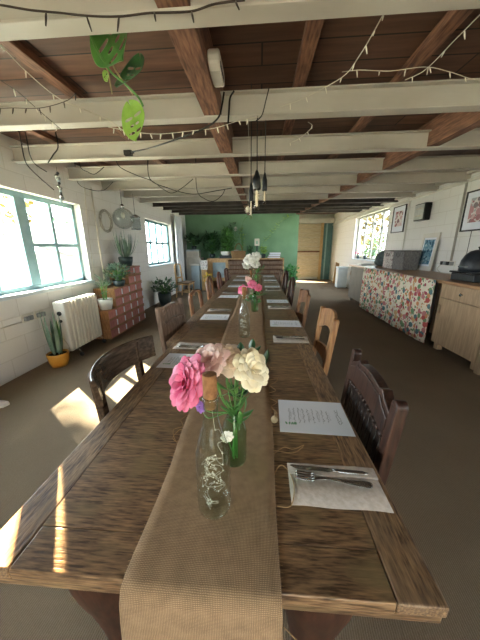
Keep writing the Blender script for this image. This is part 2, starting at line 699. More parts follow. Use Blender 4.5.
WALL_TOP = 3.0
struct('floor', MB().box(XL - .3, XR + .3, YN - .3, YF + .3, -.12, 0), carpet)
m = MB()
rows = []
for y in (YN - .2, YF + .2):
    rows.append(y)
m.add([(XL - .2, rows[0], zd(rows[0])), (XR + .2, rows[0], zd(rows[0])), (XR + .2, rows[1], zd(rows[1])), (XL - .2, rows[1], zd(rows[1])),
       (XL - .2, rows[0], zd(rows[0]) + .08), (XR + .2, rows[0], zd(rows[0]) + .08), (XR + .2, rows[1], zd(rows[1]) + .08), (XL - .2, rows[1], zd(rows[1]) + .08)],
      [(0, 3, 2, 1), (4, 5, 6, 7), (0, 1, 5, 4), (1, 2, 6, 5), (2, 3, 7, 6), (3, 0, 4, 7)])
struct('ceiling', m, deck)


def wall_x(name, x0, x1, y0, y1, holes, mat):
    """wall along y with rectangular openings (ya, yb, za, zb)"""
    m = MB()
    y = y0
    for (a, b, c, d) in sorted(holes):
        m.box(x0, x1, y, a, 0, WALL_TOP)
        m.box(x0, x1, a, b, 0, c)
        m.box(x0, x1, a, b, d, WALL_TOP)
        y = b
    m.box(x0, x1, y, y1, 0, WALL_TOP)
    return struct(name, m, mat)


W1 = (1.15, 4.08, .92, 2.07)
W2 = (6.42, 8.30, 1.0, 2.14)
W3 = (7.35, 9.75, 1.06, 2.42)
W4 = (-2.0, -.1, .92, 1.9)
wall_x('wall_left', XL - .22, XL, YN, YF, [W4, W1, W2], white_block)
wall_x('wall_right', XR, XR + .22, YN, YF, [(-2.4, -.6, .8, 1.9), W3], white_block)
m = MB()
m.box(XL, -.6, YN - .2, YN, 0, WALL_TOP).box(1.3, XR, YN - .2, YN, 0, WALL_TOP).box(-.6, 1.3, YN - .2, YN, 0, .15).box(-.6, 1.3, YN - .2, YN, 1.35, WALL_TOP)
struct('wall_near', m, white_paint)
struct('wall_far', MB().box(XL, 1.40, YG, YG + .12, 0, zd(YG) + .01), green_paint)
m = MB()
m.box(XL, -.1, YF, YF + .2, 0, WALL_TOP).box(1.25, XR, YF, YF + .2, 0, WALL_TOP).box(-.1, 1.25, YF, YF + .2, 2.25, WALL_TOP)
struct('wall_passage', m, white_paint)

# steel beams painted white, the far ones left dark
for i, y in enumerate((1.36, 2.267, 3.12, 3.99, 4.81, 5.57, 6.31, 7.05, 7.8, 8.55, 9.3, .45, -.45, -1.4, -2.3)):
    b = zb(y)
    dark = i in (7, 8, 9, 10)
    m = MB()
    x0, x1 = XL - .05, XR + .05
    m.box(x0, x1, y - .09, y, b, b + .012)
    m.box(x0, x1, y - .051, y - .039, b + .012, b + .145)
    m.box(x0, x1, y - .09, y, b + .145, b + .155)
    o = struct('trim_%d' % (i + 1), m, dark_beam if dark else beam_paint, bevel=.003)
# deep joists resting on the lower flanges, shallow rafters under the boards
n = 16


def joist(name, xa, xb, w, depth=None, ya=-2.9, yb=9.9):
    global n
    m = MB()
    vs = []
    for y, x in ((ya, xa), (yb, xb)):
        lo = zb(y) + .016 if depth is None else zd(y) - depth
        for dx, z in ((-w / 2, lo), (w / 2, lo), (w / 2, zd(y)), (-w / 2, zd(y))):
            vs.append((x + dx, y, z))
    m.add(vs, [(3, 2, 1, 0), (4, 5, 6, 7), (0, 1, 5, 4), (1, 2, 6, 5), (2, 3, 7, 6), (3, 0, 4, 7)])
    struct('trim_%d' % n, m, joist_wood, bevel=.004)
    n += 1


joist('j', -.33, -.39, .125)
joist('j', 2.03, 1.32, .10)
for x in (-2.3, -1.43, .27, .98):
    joist('r', x, x, .085, .05)
# white boards along the top of the right wall and skirting
m = MB()
for k in range(2):
    m.box(XR - .05 - .03 * k, XR, YN, YF, 2.40 + .11 * k, 2.44 + .11 * k)
struct('trim_40', m, white_paint)
struct('baseboard_right', MB().box(XR - .02, XR, YN, YF, 0, .12), white_paint, bevel=.004)


# ------------------------------------------------------------------ windows
def window(nm, hole, xin, side, mull, bars, frame_mat, sill=True, stile=.06, thick=()):
    """window in a wall along y; xin is the inner face of the frame, side -1 left wall, 1 right wall"""
    ya, yb, za, zt = hole
    root = bpy.data.objects.new(nm, None)
    col.objects.link(root)
    root['kind'] = 'structure'
    x0, x1 = sorted((xin, xin + side * .055))
    f = MB()
    f.box(x0, x1, ya, yb, za, za + stile).box(x0, x1, ya, yb, zt - stile, zt)
    f.box(x0, x1, ya, ya + stile, za, zt).box(x0, x1, yb - stile, yb, za, zt)
    f.build('window_frame', frame_mat, root, bevel=.004)
    for y, w in mull:
        MB().box(x0 + .004, x1 - .004, y - w / 2, y + w / 2, za + stile, zt - stile).build('mullion', frame_mat, root, bevel=.004)
    for (y0, y1, z, h) in bars:
        MB().box(x0 + .006, x1 - .006, y0, y1, z - h / 2, z + h / 2).build('glazing_bar', frame_mat, root, bevel=.003)
    xm = (x0 + x1) / 2
    MB().box(xm - .002, xm + .002, ya + .02, yb - .02, za + .02, zt - .02).build('pane', pane, root)
    if sill:
        if side < 0:
            MB().box(xin, XL + .05, ya - .02, yb + .02, za - .035, za + .006).build('sill', sill_white, root, bevel=.006)
        else:
            MB().box(XR - .02, xin, ya - .02, yb + .02, za - .03, za + .006).build('sill', sill_white, root, bevel=.006)
    return root


def portal(hole, x, rz):
    ya, yb, za, zt = hole
    L = bpy.data.lights.new('window_portal', 'AREA')
    L.shape = 'RECTANGLE'
    L.size, L.size_y = yb - ya, zt - za
    L.cycles.is_portal = True
    o = bpy.data.objects.new('window_portal', L)
    o.location = (x, (ya + yb) / 2, (za + zt) / 2)
    o.rotation_euler = Euler((PI / 2, 0, rz))
    col.objects.link(o)


window('window_1', W1, XL - .10, -1, [(2.61, .11), (3.14, .15), (3.60, .055), (1.9, .11)], [(3.2, 4.05, 1.47, .05), (1.15, 1.9, 1.47, .05)], teal_frame)
window('window_2', W2, XL - .10, -1, [(6.92, .05), (7.36, .05), (7.80, .05)], [(6.4, 8.3, 1.58, .05)], dark_teal)
window('window_3', W3, XR + .10, 1, [(7.95, .08), (8.55, .08), (9.15, .08)], [], M('backlit_frame_grey', '#a8a698', '#96958a', 6))  # frame grey darkened so it reads as backlit against the bright panes
window('window_4', W4, XL - .10, -1, [(-1.3, .1)], [], teal_frame)
window('window_5', (-2.4, -.6, .8, 1.9), XR + .10, 1, [(-1.5, .06)], [], white_paint)
portal(W1, XL - .2, -PI / 2)
portal(W2, XL - .2, -PI / 2)
portal(W4, XL - .2, -PI / 2)
portal(W3, XR + .2, PI / 2)
portal((-2.4, -.6, .8, 1.9), XR + .2, PI / 2)
r6 = bpy.data.objects.new('window_6', None)
col.objects.link(r6)
r6['kind'] = 'structure'
f = MB()
for x in (-.6, .3, 1.24):
    f.box(x, x + .06, YN - .13, YN - .07, .15, 1.35)
f.box(-.6, 1.3, YN - .13, YN - .07, .15, .21).box(-.6, 1.3, YN - .13, YN - .07, 1.29, 1.35)
f.build('window_frame', white_paint, r6, bevel=.004)
MB().box(-.58, 1.28, YN - .102, YN - .098, .17, 1.33).build('pane', pane, r6)
L = bpy.data.lights.new('window_portal', 'AREA')
L.shape = 'RECTANGLE'
L.size, L.size_y = 1.9, 1.2
L.cycles.is_portal = True
o = bpy.data.objects.new('window_portal', L)
o.location = (.35, YN - .18, .75)
o.rotation_euler = Euler((PI / 2, 0, 0))
col.objects.link(o)
L = bpy.data.lights.new('doorway_portal', 'AREA')
L.shape = 'RECTANGLE'
L.size, L.size_y = 1.35, 2.25
L.cycles.is_portal = True
o = bpy.data.objects.new('doorway_portal', L)
o.location = (.575, YF + .19, 1.12)
o.rotation_euler = Euler((PI / 2, 0, PI))
col.objects.link(o)

# far plank door with its dark frame
d1 = bpy.data.objects.new('door_1', None)
col.objects.link(d1)
d1['kind'] = 'structure'
m = MB()
for k in range(12):
    m.box(1.56, 2.74, YF - .12, YF - .07, .12 + k * .197, .12 + k * .197 + .19)
m.build('door_planks', plank_wood, d1, bevel=.006)
MB().box(1.56, 2.74, YF - .15, YF - .12, 1.24, 1.31).build('rail', oak_mid, d1, bevel=.005)
MB().box(2.74, 2.86, YF - .14, YF, 0, 2.62).build('door_stile', pale_wood, d1, bevel=.005)
MB().box(2.86, 3.28, YF - .06, YF - .01, 0, 2.6).build('side_panel', dark_teal, d1, bevel=.005)
MB().box(2.98, 3.04, YF - .10, YF - .06, 0, 2.6).build('batten', teal_frame, d1, bevel=.005)
struct('trim_41', MB().box(1.42, XR, YF - .22, YF - .02, 2.5, 2.68), white_paint, bevel=.006)

# ------------------------------------------------------------------ tables
TZ = .75
TG = 'row of dining tables end to end'


def table(name, label, x0, x1, y0, y1, pedestal, boards):
    cx, cy = (x0 + x1) / 2, (y0 + y1) / 2
    t = thing(name, label, 'table', (cx, cy, 0), 0, TG)
    w, l = (x1 - x0) / 2, (y1 - y0) / 2
    e = .095
    m = MB()
    yy = -l + .0905
    step = (2 * l - .181) / boards
    for k in range(boards):
        m.box(-w + e, w - e, yy + .0008, yy + step - .0008, TZ - .028, TZ)
        yy += step
    m.build('tabletop', oak_x, t, bevel=.0008)
    for s in (-1, 1):
        a, b = sorted((s * w, s * (w - e + .001)))
        MB().box(a, b, -l, l, TZ - .03, TZ).build('edge_strip', oak_y, t, bevel=.004)
        a, b = sorted((s * l, s * (l - .09)))
        MB().box(-w + e + .0005, w - e - .0005, a, b, TZ - .03, TZ).build('end_board', oak_x, t, bevel=.003)
    MB().box(-w + .004, w - .004, -l + .004, l - .004, TZ - .055, TZ - .031).build('lower_leaf', oak_x, t, bevel=.004)
    ap = MB()
    a = .13
    ap.box(-w + a, w - a, -l + a, -l + a + .025, TZ - .13, TZ - .055).box(-w + a, w - a, l - a - .025, l - a, TZ - .13, TZ - .055)
    ap.box(-w + a, -w + a + .025, -l + a, l - a, TZ - .13, TZ - .055).box(w - a - .025, w - a, -l + a, l - a, TZ - .13, TZ - .055)
    ap.build('apron', oak_dark, t, bevel=.002)
    if pedestal:
        for s in (-1, 1):
            m = MB()
            m.lathe([(.05, .03), (.05, .12), (.035, .16), (.055, .3), (.06, .4), (.035, .5), (.045, .56), (.05, .69)], 16, (0.0, s * (l - .32), 0))
            m.box(-.09, .09, s * (l - .32) - .05, s * (l - .32) + .05, 0, .05)
            m.box(-.3, .3, s * (l - .32) - .03, s * (l - .32) + .03, .66, .695)
            m.build('leg', oak_dark, t)
    else:
        for sx in (-1, 1):
            for sy in (-1, 1):
                m = MB()
                px, py = sx * (w - .20), sy * (l - .17)
                m.lathe([(.055, 0), (.06, .03), (.045, .07), (.05, .2), (.062, .3), (.085, .42), (.11, .52), (.122, .60), (.11, .66), (.075, .695)], 20, (px, py, 0))
                m.build('leg', oak_dark, t)
    return t


table('dining_table', 'worn dark oak table nearest the camera with bulbous legs and sunlit left corner', -.617, .365, .35, 1.725, False, 3)
ys = [1.73, 3.03, 4.33, 5.63, 6.93]
tl = ['second oak table from the camera, where the first clear bottle beyond the flowers stands',
      'third oak table from the camera, behind the pink flowers',
      'fourth oak table from the camera in the row',
      'farthest oak table of the row, nearest the green wall']
for k in range(4):
    table('dining_table', tl[k], -.672, .385, ys[k] + .003, ys[k + 1] - .003, True, 3)

# burlap runner over the whole row, hanging down at the near end
rx0, rx1 = -.27, .054
path = [(.322, .30), (.322, .40), (.322, .5), (.323, .6), (.324, .68), (.327, .725), (.336, .7475), (.352, .7535), (.40, .7535)]
path += [(.40 + .12 * i, .7535) for i in range(1, 54)]
path = [p for p in path if p[0] < 6.8]
rows = []
rw = random.Random(3)
for i, (y, z) in enumerate(path):
    wob = .006 * math.sin(y * 5.1) + .004 * math.sin(y * 13)
    hang = max(0, .75 - z) * .06
    row = []
    for j in range(13):
        u = j / 12
        x = rx0 + (rx1 - rx0) * u + wob * (1 - u) + .004 * math.sin(y * 8 + 1) * u
        if z < .74:
            x += (u - .5) * hang
            dy = -.004 * (1 + math.sin(u * 11 + z * 3)) * min(1, (.75 - z) * 4)
            dz = 0
        else:
            dy, dz = 0, .0012 * max(0, math.sin(u * 7 + y * 9)) * (1 if y > .45 else 0)
        row.append(Vector((x, y + dy, z + dz)))
    rows.append(row)
m = MB().grid(rows)
runner = m.build('table_runner', burlap, None, solid=.0016)
uvl = runner.data.uv_layers.new(name='UVMap')
acc = [0]
for i in range(1, len(path)):
    acc.append(acc[-1] + math.hypot(path[i][0] - path[i - 1][0], path[i][1] - path[i - 1][1]))
for poly in runner.data.polygons:
    for li in poly.loop_indices:
        vi = runner.data.loops[li].vertex_index
        uvl.data[li].uv = ((vi % 13) / 12 * .324, acc[vi // 13])
tag(runner, 'brown burlap runner along the middle of the tables, hanging over the near end', 'table runner')
# frayed edges and loose threads
for s, xe in ((-1, rx0), (1, rx1)):
    fr = MB()
    for k in range(260):
        y = .36 + k * .012
        wob = .006 * math.sin(y * 5.1) + .004 * math.sin(y * 13)
        x = xe + (wob if s < 0 else .004 * math.sin(y * 8 + 1)) - s * .002
        L = rw.uniform(.004, .010)
        p = Vector((x, y, .7538))
        fr.tube([p, p + Vector((s * L, rw.uniform(-.003, .003), -.0012))], .0006, 4)
    fr.build('frayed_edge', thread, runner)
for pts in ([(.05, .62), (.075, .66), (.10, .63), (.105, .58), (.09, .53), (.055, .525)],
            [(.05, .70), (.09, .735), (.12, .73), (.16, .75), (.12, .715), (.055, .72)],
            [(.052, .88), (.08, .92), (.06, .97), (.085, 1.0), (.055, 1.03)],
            [(.052, 1.08), (.085, 1.10), (.06, 1.15), (.09, 1.18), (.10, 1.22), (.055, 1.2)],
            [(.05, 1.28), (.08, 1.33), (.06, 1.38), (.09, 1.41)],
            [(-.262, .72), (-.29, .75), (-.31, .8), (-.28, .82), (-.30, .86), (-.27, .9)],
            [(-.266, .78), (-.285, .80), (-.30, .76), (-.28, .74), (-.265, .77)],
            [(-.27, 1.0), (-.29, 1.05), (-.27, 1.1)]):
    p3 = spline([(x, y, .7532 + .002 * (i % 2)) for i, (x, y) in enumerate(pts)], 6)
    MB().tube(p3, .0011, 5).build('loose_thread', thread, runner)
p3 = spline([(.056, .327, .70), (.085, .30, .715), (.125, .295, .69), (.14, .298, .62), (.13, .3, .60)], 6)
MB().tube(p3, .0011, 5).build('loose_thread', thread, runner)
p3 = spline([(.054, .32, .60), (.08, .30, .595), (.11, .30, .615), (.135, .3, .635)], 6)
MB().tube(p3, .0011, 5).build('loose_thread', thread, runner)


# ------------------------------------------------------------------ chairs (local: facing +x, seat centre at origin)
def rounded_post(m, x0, y, z0, x1, z1, w=.042, d=.036):
    m.bar((x0, y, z0), (x1, y, z1), d, w, (0, 1, 0))
    # rounded finial
    T = Matrix.Translation((x1, y, z1)) @ Matrix.Rotation(PI / 2, 4, 'Y')
    m.lathe([(w * .5, -d * .5), (w * .5, d * .5)], 16, T=T)


def chair_common(t, wm, seat_mat, w=.44, d=.40, sh=.46, top=.95, lean=.045, front='square', posts=True):
    hx = d / 2
    s = MB()
    s.prism([(-hx + .0, -w / 2 + .035), (-hx + .0, w / 2 - .035), (hx, w / 2), (hx, -w / 2)], sh - .03, sh, 'z')
    s.build('seat', seat_mat, t, bevel=.01)
    r = MB()
    r.box(-hx + .01, hx - .01, -w / 2 + .035, -w / 2 + .055, sh - .085, sh - .03).box(-hx + .01, hx - .01, w / 2 - .055, w / 2 - .035, sh - .085, sh - .03)
    r.box(hx - .03, hx - .01, -w / 2 + .04, w / 2 - .04, sh - .085, sh - .03)
    r.build('seat_rail', wm, t, bevel=.002)
    for sy in (-1, 1):
        m = MB()
        if front == 'turned':
            m.lathe([(.014, 0), (.02, .03), (.016, .08), (.022, .2), (.026, .32), (.018, .36), (.024, .40), (.024, sh - .03)], 12, (hx - .035, sy * (w / 2 - .04), 0))
        else:
            m.bar((hx - .035, sy * (w / 2 - .04), 0), (hx - .035, sy * (w / 2 - .04), sh - .03), .028, .028, w1=.04, h1=.04)
        m.build('leg', wm, t, bevel=.003)
        m = MB()
        y = sy * (w / 2 - .022)
        m.bar((-hx - .05, y, 0), (-hx - .005, y, sh), .034, .036, (0, 1, 0))
        if posts:
            rounded_post(m, -hx - .005, y, sh - .01, -hx - .005 - lean, top)
        m.build('leg', wm, t, bevel=.004)
    m = MB()
    m.box(-hx - .02, hx - .03, -w / 2 + .03, -w / 2 + .05, .16, .185).box(-hx - .02, hx - .03, w / 2 - .05, w / 2 - .03, .16, .185)
    m.box(-.01, .01, -w / 2 + .05, w / 2 - .05, .162, .183)
    m.build('stretcher', wm, t, bevel=.003)


def back_x(z, sh, top, hx, lean):
    return -hx - .005 - lean * (z - sh) / (top - sh)


def carved_chair(label, wm, panel_mat, top=.95, w=.47, group=None):
    t = thing('carved_chair', label, 'chair', group=group)
    hx, lean, sh = .2, .045, .46
    chair_common(t, wm, leather, w=w, top=top, lean=lean, front='turned')
    iw = w / 2 - .04
    bx = lambda z: back_x(z, sh, top, hx, lean)
    # leaning plane: shear x with z
    sl = -lean / (top - sh)
    Sh = Matrix(((1, 0, sl, -hx - .005 - sl * sh), (0, 1, 0, 0), (0, 0, 1, 0), (0, 0, 0, 1)))
    # arched crest in three stepped mouldings
    for k, (dz, th) in enumerate(((0, .036), (.022, .046), (.044, .036))):
        poly = []
        z0 = top - .125
        for i in range(17):
            u = -1 + 2 * i / 16
            y = u * iw
            zt = top - .035 + .045 * (1 - u * u) - dz + (.014 if abs(abs(u) - .62) < .07 else 0)
            poly.append((y, zt))
        for i in range(17):
            u = 1 - 2 * i / 16
            poly.append((u * iw, z0 + .025 * (1 - u * u) - .0 * k))
        MB().prism(poly, -th / 2, th / 2, 'x', Sh).build('crest_rail' if k == 0 else 'moulding', wm, t, bevel=.004)
    # carved beads under the crest
    m = MB()
    for i in range(14):
        u = -1 + (i + .5) / 7
        z = top - .135 + .022 * (1 - u * u)
        m.ball(Sh @ Vector((.016, u * iw, z)), .0095, 8)
    m.build('carved_beads', wm, t)
    MB().box(-.012, .010, -iw, iw, sh + .07, top - .11, Sh).build('back_panel', panel_mat, t, bevel=.004)
    m = MB()
    for i in range(11):
        y = -iw + (i + .5) * 2 * iw / 11
        m.tube([Sh @ Vector((.009, y, sh + .09)), Sh @ Vector((.009, y, top - .15))], .004, 6)
    m.build('fluting', panel_mat, t)
    MB().box(-.018, .018, -iw, iw, sh + .03, sh + .075, Sh).build('lower_rail', wm, t, bevel=.004)
    return t


def pine_chair(label, wm, top=.95, w=.45, group=None):
    t = thing('pine_chair', label, 'chair', group=group)
    hx, lean, sh = .2, .06, .46
    chair_common(t, wm, wm, w=w, top=top - .02, lean=lean)
    iw = w / 2 - .03
    sl = -lean / (top - sh)
    Sh = Matrix(((1, 0, sl, -hx - .005 - sl * sh), (0, 1, 0, 0), (0, 0, 1, 0), (0, 0, 0, 1)))

    def rail(z0, z1, arch_top, arch_low, th=.022, curve=.03):
        mm = MB()
        fr_, bk = [], []
        N = 12
        for i in range(N + 1):
            u = -1 + 2 * i / N
            cx = -curve * (1 - u * u)
            zt = z1 + arch_top * (1 - u * u)
            zl = z0 + arch_low * (1 - u * u)
            fr_.append([Sh @ Vector((cx + th / 2, u * iw, zl)), Sh @ Vector((cx + th / 2, u * iw, zt)), Sh @ Vector((cx - th / 2, u * iw, zt)), Sh @ Vector((cx - th / 2, u * iw, zl)), Sh @ Vector((cx + th / 2, u * iw, zl))])
        mm.grid(fr_, False)
        mm.add([v for v in fr_[0][:4]], [(0, 1, 2, 3)])
        mm.add([v for v in fr_[-1][:4]], [(3, 2, 1, 0)])
        return mm
    rail(top - .17, top - .02, .035, .055).build('crest_rail', wm, t, bevel=.004)
    rail(sh + .16, sh + .215, .02, -.02).build('back_slat', wm, t, bevel=.004)
    return t


def bent_chair(label, wm, top=.86, w=.50, group=None):
    t = thing('bentwood_chair', label, 'chair', group=group)
    hx, sh = .19, .45
    chair_common(t, wm, wm, w=.44, d=.38, sh=sh, top=top - .04, lean=.035)
    rows = []
    N = 18
    for i in range(N + 1):
        a = -1 + 2 * i / N
        ang = a * .715
        R = .45
        cx = -.265 + R - R * math.cos(ang)
        y = R * math.sin(ang)
        h = .074 - .006 * abs(a) ** 3
        ox = Vector((-math.cos(ang), math.sin(ang), 0))
        c = Vector((cx, y, top - .076))
        th = .010
        ring = []
        for k in range(12):
            tt = 2 * PI * k / 12
            q = (abs(math.cos(tt)) ** .4 * (1 if math.cos(tt) > 0 else -1), abs(math.sin(tt)) ** .4 * (1 if math.sin(tt) > 0 else -1))
            ring.append(c + ox * (th * q[0] + .14 * h * q[1]) + Vector((0, 0, h * q[1])))
        ring.append(ring[0])
        rows.append(ring)
    m = MB().grid(rows)
    for e in (0, -1):
        m.add(rows[e][:12], [tuple(range(12)) if e == 0 else tuple(range(12))[::-1]], False)
    m.build('back_rail', wm, t)
    return t


def frame_chair(label, wm, top=.93, w=.44, group=None):
    t = thing('open_back_chair', label, 'chair', group=group)
    hx, lean, sh = .2, .05, .46
    chair_common(t, wm, rush, w=w, top=top, lean=lean, posts=False)
    sl = -lean / (top - sh)
    Sh = Matrix(((1, 0, sl, -hx - .005 - sl * sh), (0, 1, 0, 0), (0, 0, 1, 0), (0, 0, 0, 1)))
    y = w / 2 - .022
    pts = [(0, -y, sh - .01), (0, -y, top - .10), (0, -y + .012, top - .05), (0, -y + .05, top - .015), (0, 0, top), (0, y - .05, top - .015), (0, y - .012, top - .05), (0, y, top - .10), (0, y, sh - .01)]
    MB().tube([Sh @ p for p in spline(pts, 4)], .022, 8, flat=(1.15, .8)).build('back_frame', wm, t)
    MB().box(-.011, .011, -y, y, sh + .10, sh + .14, Sh).build('lower_rail', wm, t, bevel=.003)
    return t


def balloon_chair(label, wm, top=.95, w=.43, group=None):
    t = thing('balloon_back_chair', label, 'chair', group=group)
    hx, lean, sh = .2, .055, .46
    chair_common(t, wm, rush, w=w, top=top, lean=lean, posts=False, front='turned')
    sl = -lean / (top - sh)
    Sh = Matrix(((1, 0, sl, -hx - .005 - sl * sh), (0, 1, 0, 0), (0, 0, 1, 0), (0, 0, 0, 1)))
    y = w / 2 - .022
    pts = [(0, -y, sh - .01), (0, -y + .02, sh + .12), (0, -y - .005, sh + .27), (0, -y + .035, top - .07), (0, -.06, top - .005), (0, 0, top), (0, .06, top - .005), (0, y - .035, top - .07), (0, y + .005, sh + .27), (0, y - .02, sh + .12), (0, y, sh - .01)]
    MB().tube([Sh @ p for p in spline(pts, 4)], .021, 8, flat=(1.2, .8)).build('back_hoop', wm, t)
    poly = [(-.05, sh), (-.045, sh + .12), (-.07, sh + .25), (-.05, sh + .36), (-.035, top - .01), (.035, top - .01), (.05, sh + .36), (.07, sh + .25), (.045, sh + .12), (.05, sh)]
    MB().prism(poly, -.006, .006, 'x', Sh).build('splat', wm, t, bevel=.002)
    MB().box(-.01, .01, -y, y, sh + .16, sh + .20, Sh).build('cross_rail', wm, t, bevel=.003)
    return t


def put(t, x, y, rz):
    t.location = (x, y, 0)
    t.rotation_euler = (0, 0, rz)
    return t


CR, CL = 'dining chairs on the right of the table', 'dining chairs on the left of the table'
put(carved_chair('carved dark chair with black leather back, nearest on the right of the table', wood('dark_carved_oak', '#24150f', '#4c3126', 'z', .4), leather, .915, w=.485, group=CR), .212, .985, PI - .05)
put(pine_chair('honey coloured pine chair with a curved top rail, second on the right', pine, .96, group=CR), .24, 1.86, PI - .03)
put(pine_chair('brown chair with curved top rail, third on the right behind the honey pine one', oak_mid, .95, group=CR), .23, 2.82, PI + .02)
put(balloon_chair('dark balloon back chair, fourth on the right of the table', oak_dark, .98, group=CR), .24, 3.92, PI)
put(balloon_chair('dark balloon back chair, fifth on the right of the table', oak_dark, 1.0, group=CR), .24, 4.86, PI + .03)
put(frame_chair('open back wooden chair, farthest on the right of the table', grey_oak, .95, group=CR), .24, 5.85, PI)
put(bent_chair('dark chair with a bent curved back rail, nearest on the left', bent, .876, group=CL), -.53, 1.235, -.02)
put(carved_chair('brown panel back chair with arched top, second on the left', grey_oak, grey_oak, .95, w=.46, group=CL), -.505, 2.08, -.12)
put(frame_chair('open back brown chair, third on the left beyond the panel back chair', oak_mid, .93, group=CL), -.50, 2.96, -.05)
put(balloon_chair('brown balloon back chair, fourth on the left of the table', oak_mid, .99, group=CL), -.50, 3.9, 0)
put(balloon_chair('reddish balloon back chair, fifth on the left of the table', cherry, .98, group=CL), -.50, 4.86, .03)
put(frame_chair('reddish open back chair, farthest on the left of the table', cherry, .98, group=CL), -.50, 5.9, 0)


# ------------------------------------------------------------------ place settings
def scribble(m, x0, x1, y0, y1, z, r, w=.0011):
    """one line of small looped writing between two points as a flat stroke"""
    n_ = max(6, int(math.hypot(x1 - x0, y1 - y0) / .0035))
    d = Vector((x1 - x0, y1 - y0, 0)) / n_
    nrm = Vector((-d.y, d.x, 0)).normalized()
    p = Vector((x0, y0, z))
    pts = []
    for i in range(n_ + 1):
        pts.append(p + d * i + nrm * r.uniform(-.0045, .0045))
    for a, b in zip(pts[:-1], pts[1:]):
        if r.random() < .12:
            continue
        q = (b - a).normalized()
        s_ = Vector((-q.y, q.x, 0)) * w / 2
        m.add([a - s_, b - s_, b + s_, a + s_], [(0, 1, 2, 3)])


def menu(seed):
    t = thing('menu_sheet', '', 'menu')
    MB().box(-.134, .134, -.105, .105, 0, .0009).build('paper_sheet', paper, t)
    r = random.Random(seed)
    m = MB()
    for k in range(9):
        x = -.092 + k * .0185
        h = r.uniform(.028, .05)
        scribble(m, x, x, -h, h, .0012, r, .0019)
        if k % 2 == 0:
            scribble(m, x + .007, x + .007, -h * .7, h * .7, .0012, r, .0008)
    m.build('printed_lines', ink, t)
    m = MB()
    scribble(m, .095, .095, -.045, .045, .0012, r, .0018)
    scribble(m, .103, .103, -.05, .05, .0012, r, .0018)
    m.build('script_heading', ink, t)
    m = MB()
    for k in range(5):
        leaf(m, (-.105 + k * .008, -.062, .0013), (r.uniform(-.5, .5), 1, 0), .018, .008, 0, (1, 0, 0), 0, 4)
    m.build('leaf_emblem', green_ink, t)
    return t


def napkin():
    t = thing('folded_napkin', '', 'napkin')
    m = MB()
    rows = []
    prof = [(-.068, .0014), (0, .0018), (.045, .0022), (.060, .0028), (.067, .0052), (.062, .0078), (.045, .0080), (.030, .0078), (.026, .0066)]
    for i in range(9):
        x = -.128 + .256 * i / 8
        rows.append([Vector((x, y + .0015 * math.sin(i * 1.3), z + .0005 * math.sin(i * 2 + k))) for k, (y, z) in enumerate(prof)])
    m.grid(rows)
    m.build('cloth', linen, t, solid=.0016)
    return t


def fork():
    t = thing('table_fork', '', 'fork')
    t.scale = (1.06, 1.35, 1.1)
    m = MB()
    pts = [(.10, .0052), (.06, .0050), (.02, .0052), (-.02, .0066), (-.045, .0062), (-.055, .0050)]
    wd = [.0105, .0085, .005, .0035, .006, .0115]
    top, bot = [], []
    for (x, z), w in zip(pts, wd):
        top.append([Vector((x, -w, z - .0004)), Vector((x, 0, z + .0014)), Vector((x, w, z - .0004))])
    m.grid(top)
    m.build('handle', steel, t, solid=.0016, subd=1)
    for k in range(4):
        y = (k - 1.5) * .0064
        m = MB()
        m.tube([(-.052, y, .0052), (-.07, y, .0042), (-.09, y, .0048), (-.103, y * .95, .0066)], [.0026, .0022, .0018, .0009], 6)
        m.build('tine', steel, t)
    return t


def knife():
    t = thing('table_knife', '', 'knife')
    m = MB()
    m.tube([(.115, 0, .0048), (.10, 0, .0048), (.03, 0, .0048), (.015, 0, .0048)], [.003, .0062, .0052, .0034], 8, flat=(.75, 1.25))
    m.build('handle', steel, t)
    poly = [(.016, -.004), (.0, -.0085), (-.06, -.0095), (-.095, -.008), (-.112, .001), (-.105, .005), (0, .006), (.016, .004)]
    MB().prism(poly, .0043, .0055, 'z').build('blade', steel, t)
    return t


menu0, nap0, fork0, knife0 = menu(5), napkin(), fork(), knife()
first = [True]
ZT = TZ + .0006
RS = [(.222, .918, .60, 'nearest'), (.238, 2.265, 1.83, 'second'), (.236, 3.30, 2.92, 'third'), (.236, 4.65, 4.24, 'fourth'), (.236, 5.62, 5.24, 'fifth'), (.236, 6.5, 6.14, 'farthest')]
LS = [(-.445, 1.415, 1.655, 'nearest'), (-.43, 2.465, 2.76, 'second'), (-.43, 3.63, 3.94, 'third'), (-.43, 4.68, 4.99, 'fourth'), (-.43, 5.62, 5.92, 'fifth'), (-.43, 6.45, 6.74, 'farthest')]
for side, S in (('right', RS), ('left', LS)):
    for k, (x, ym, yn, which) in enumerate(S):
        sgn = 1 if side == 'right' else -1
        jit = rnd.uniform(-.03, .03)
        lm = 'white printed menu sheet on the table, %s one on the %s side' % (which, side)
        ln = 'folded pale linen napkin, %s one on the %s side of the table' % (which, side)
        lf = 'steel fork lying on the %s napkin on the %s side' % (which, side)
        lk = 'steel table knife lying along the %s napkin on the %s side' % (which, side)
        items = ((menu0, (x, ym, ZT), jit if k else -.035, lm, 'menus on the table'),
                 (nap0, (x, yn, ZT), (0 if sgn > 0 else PI) + jit, ln, 'napkins on the table'),
                 (fork0, (x + .0 * sgn, yn + sgn * .012, ZT + .0035), (-.10 if sgn > 0 else PI - .1) + jit, lf, 'forks on the napkins'),
                 (knife0, (x - .01 * sgn, yn + sgn * .045, ZT + .0062), (-.06 if sgn > 0 else PI - .06) + jit, lk, 'knives on the napkins'))
        for it, loc, rz, lab, grp in items:
            if first[0]:
                it.location, it.rotation_euler = loc, (0, 0, rz)
                it['label'], it['group'] = lab, grp
            else:
                dup(it, loc, rz, lab, grp)
        first[0] = False


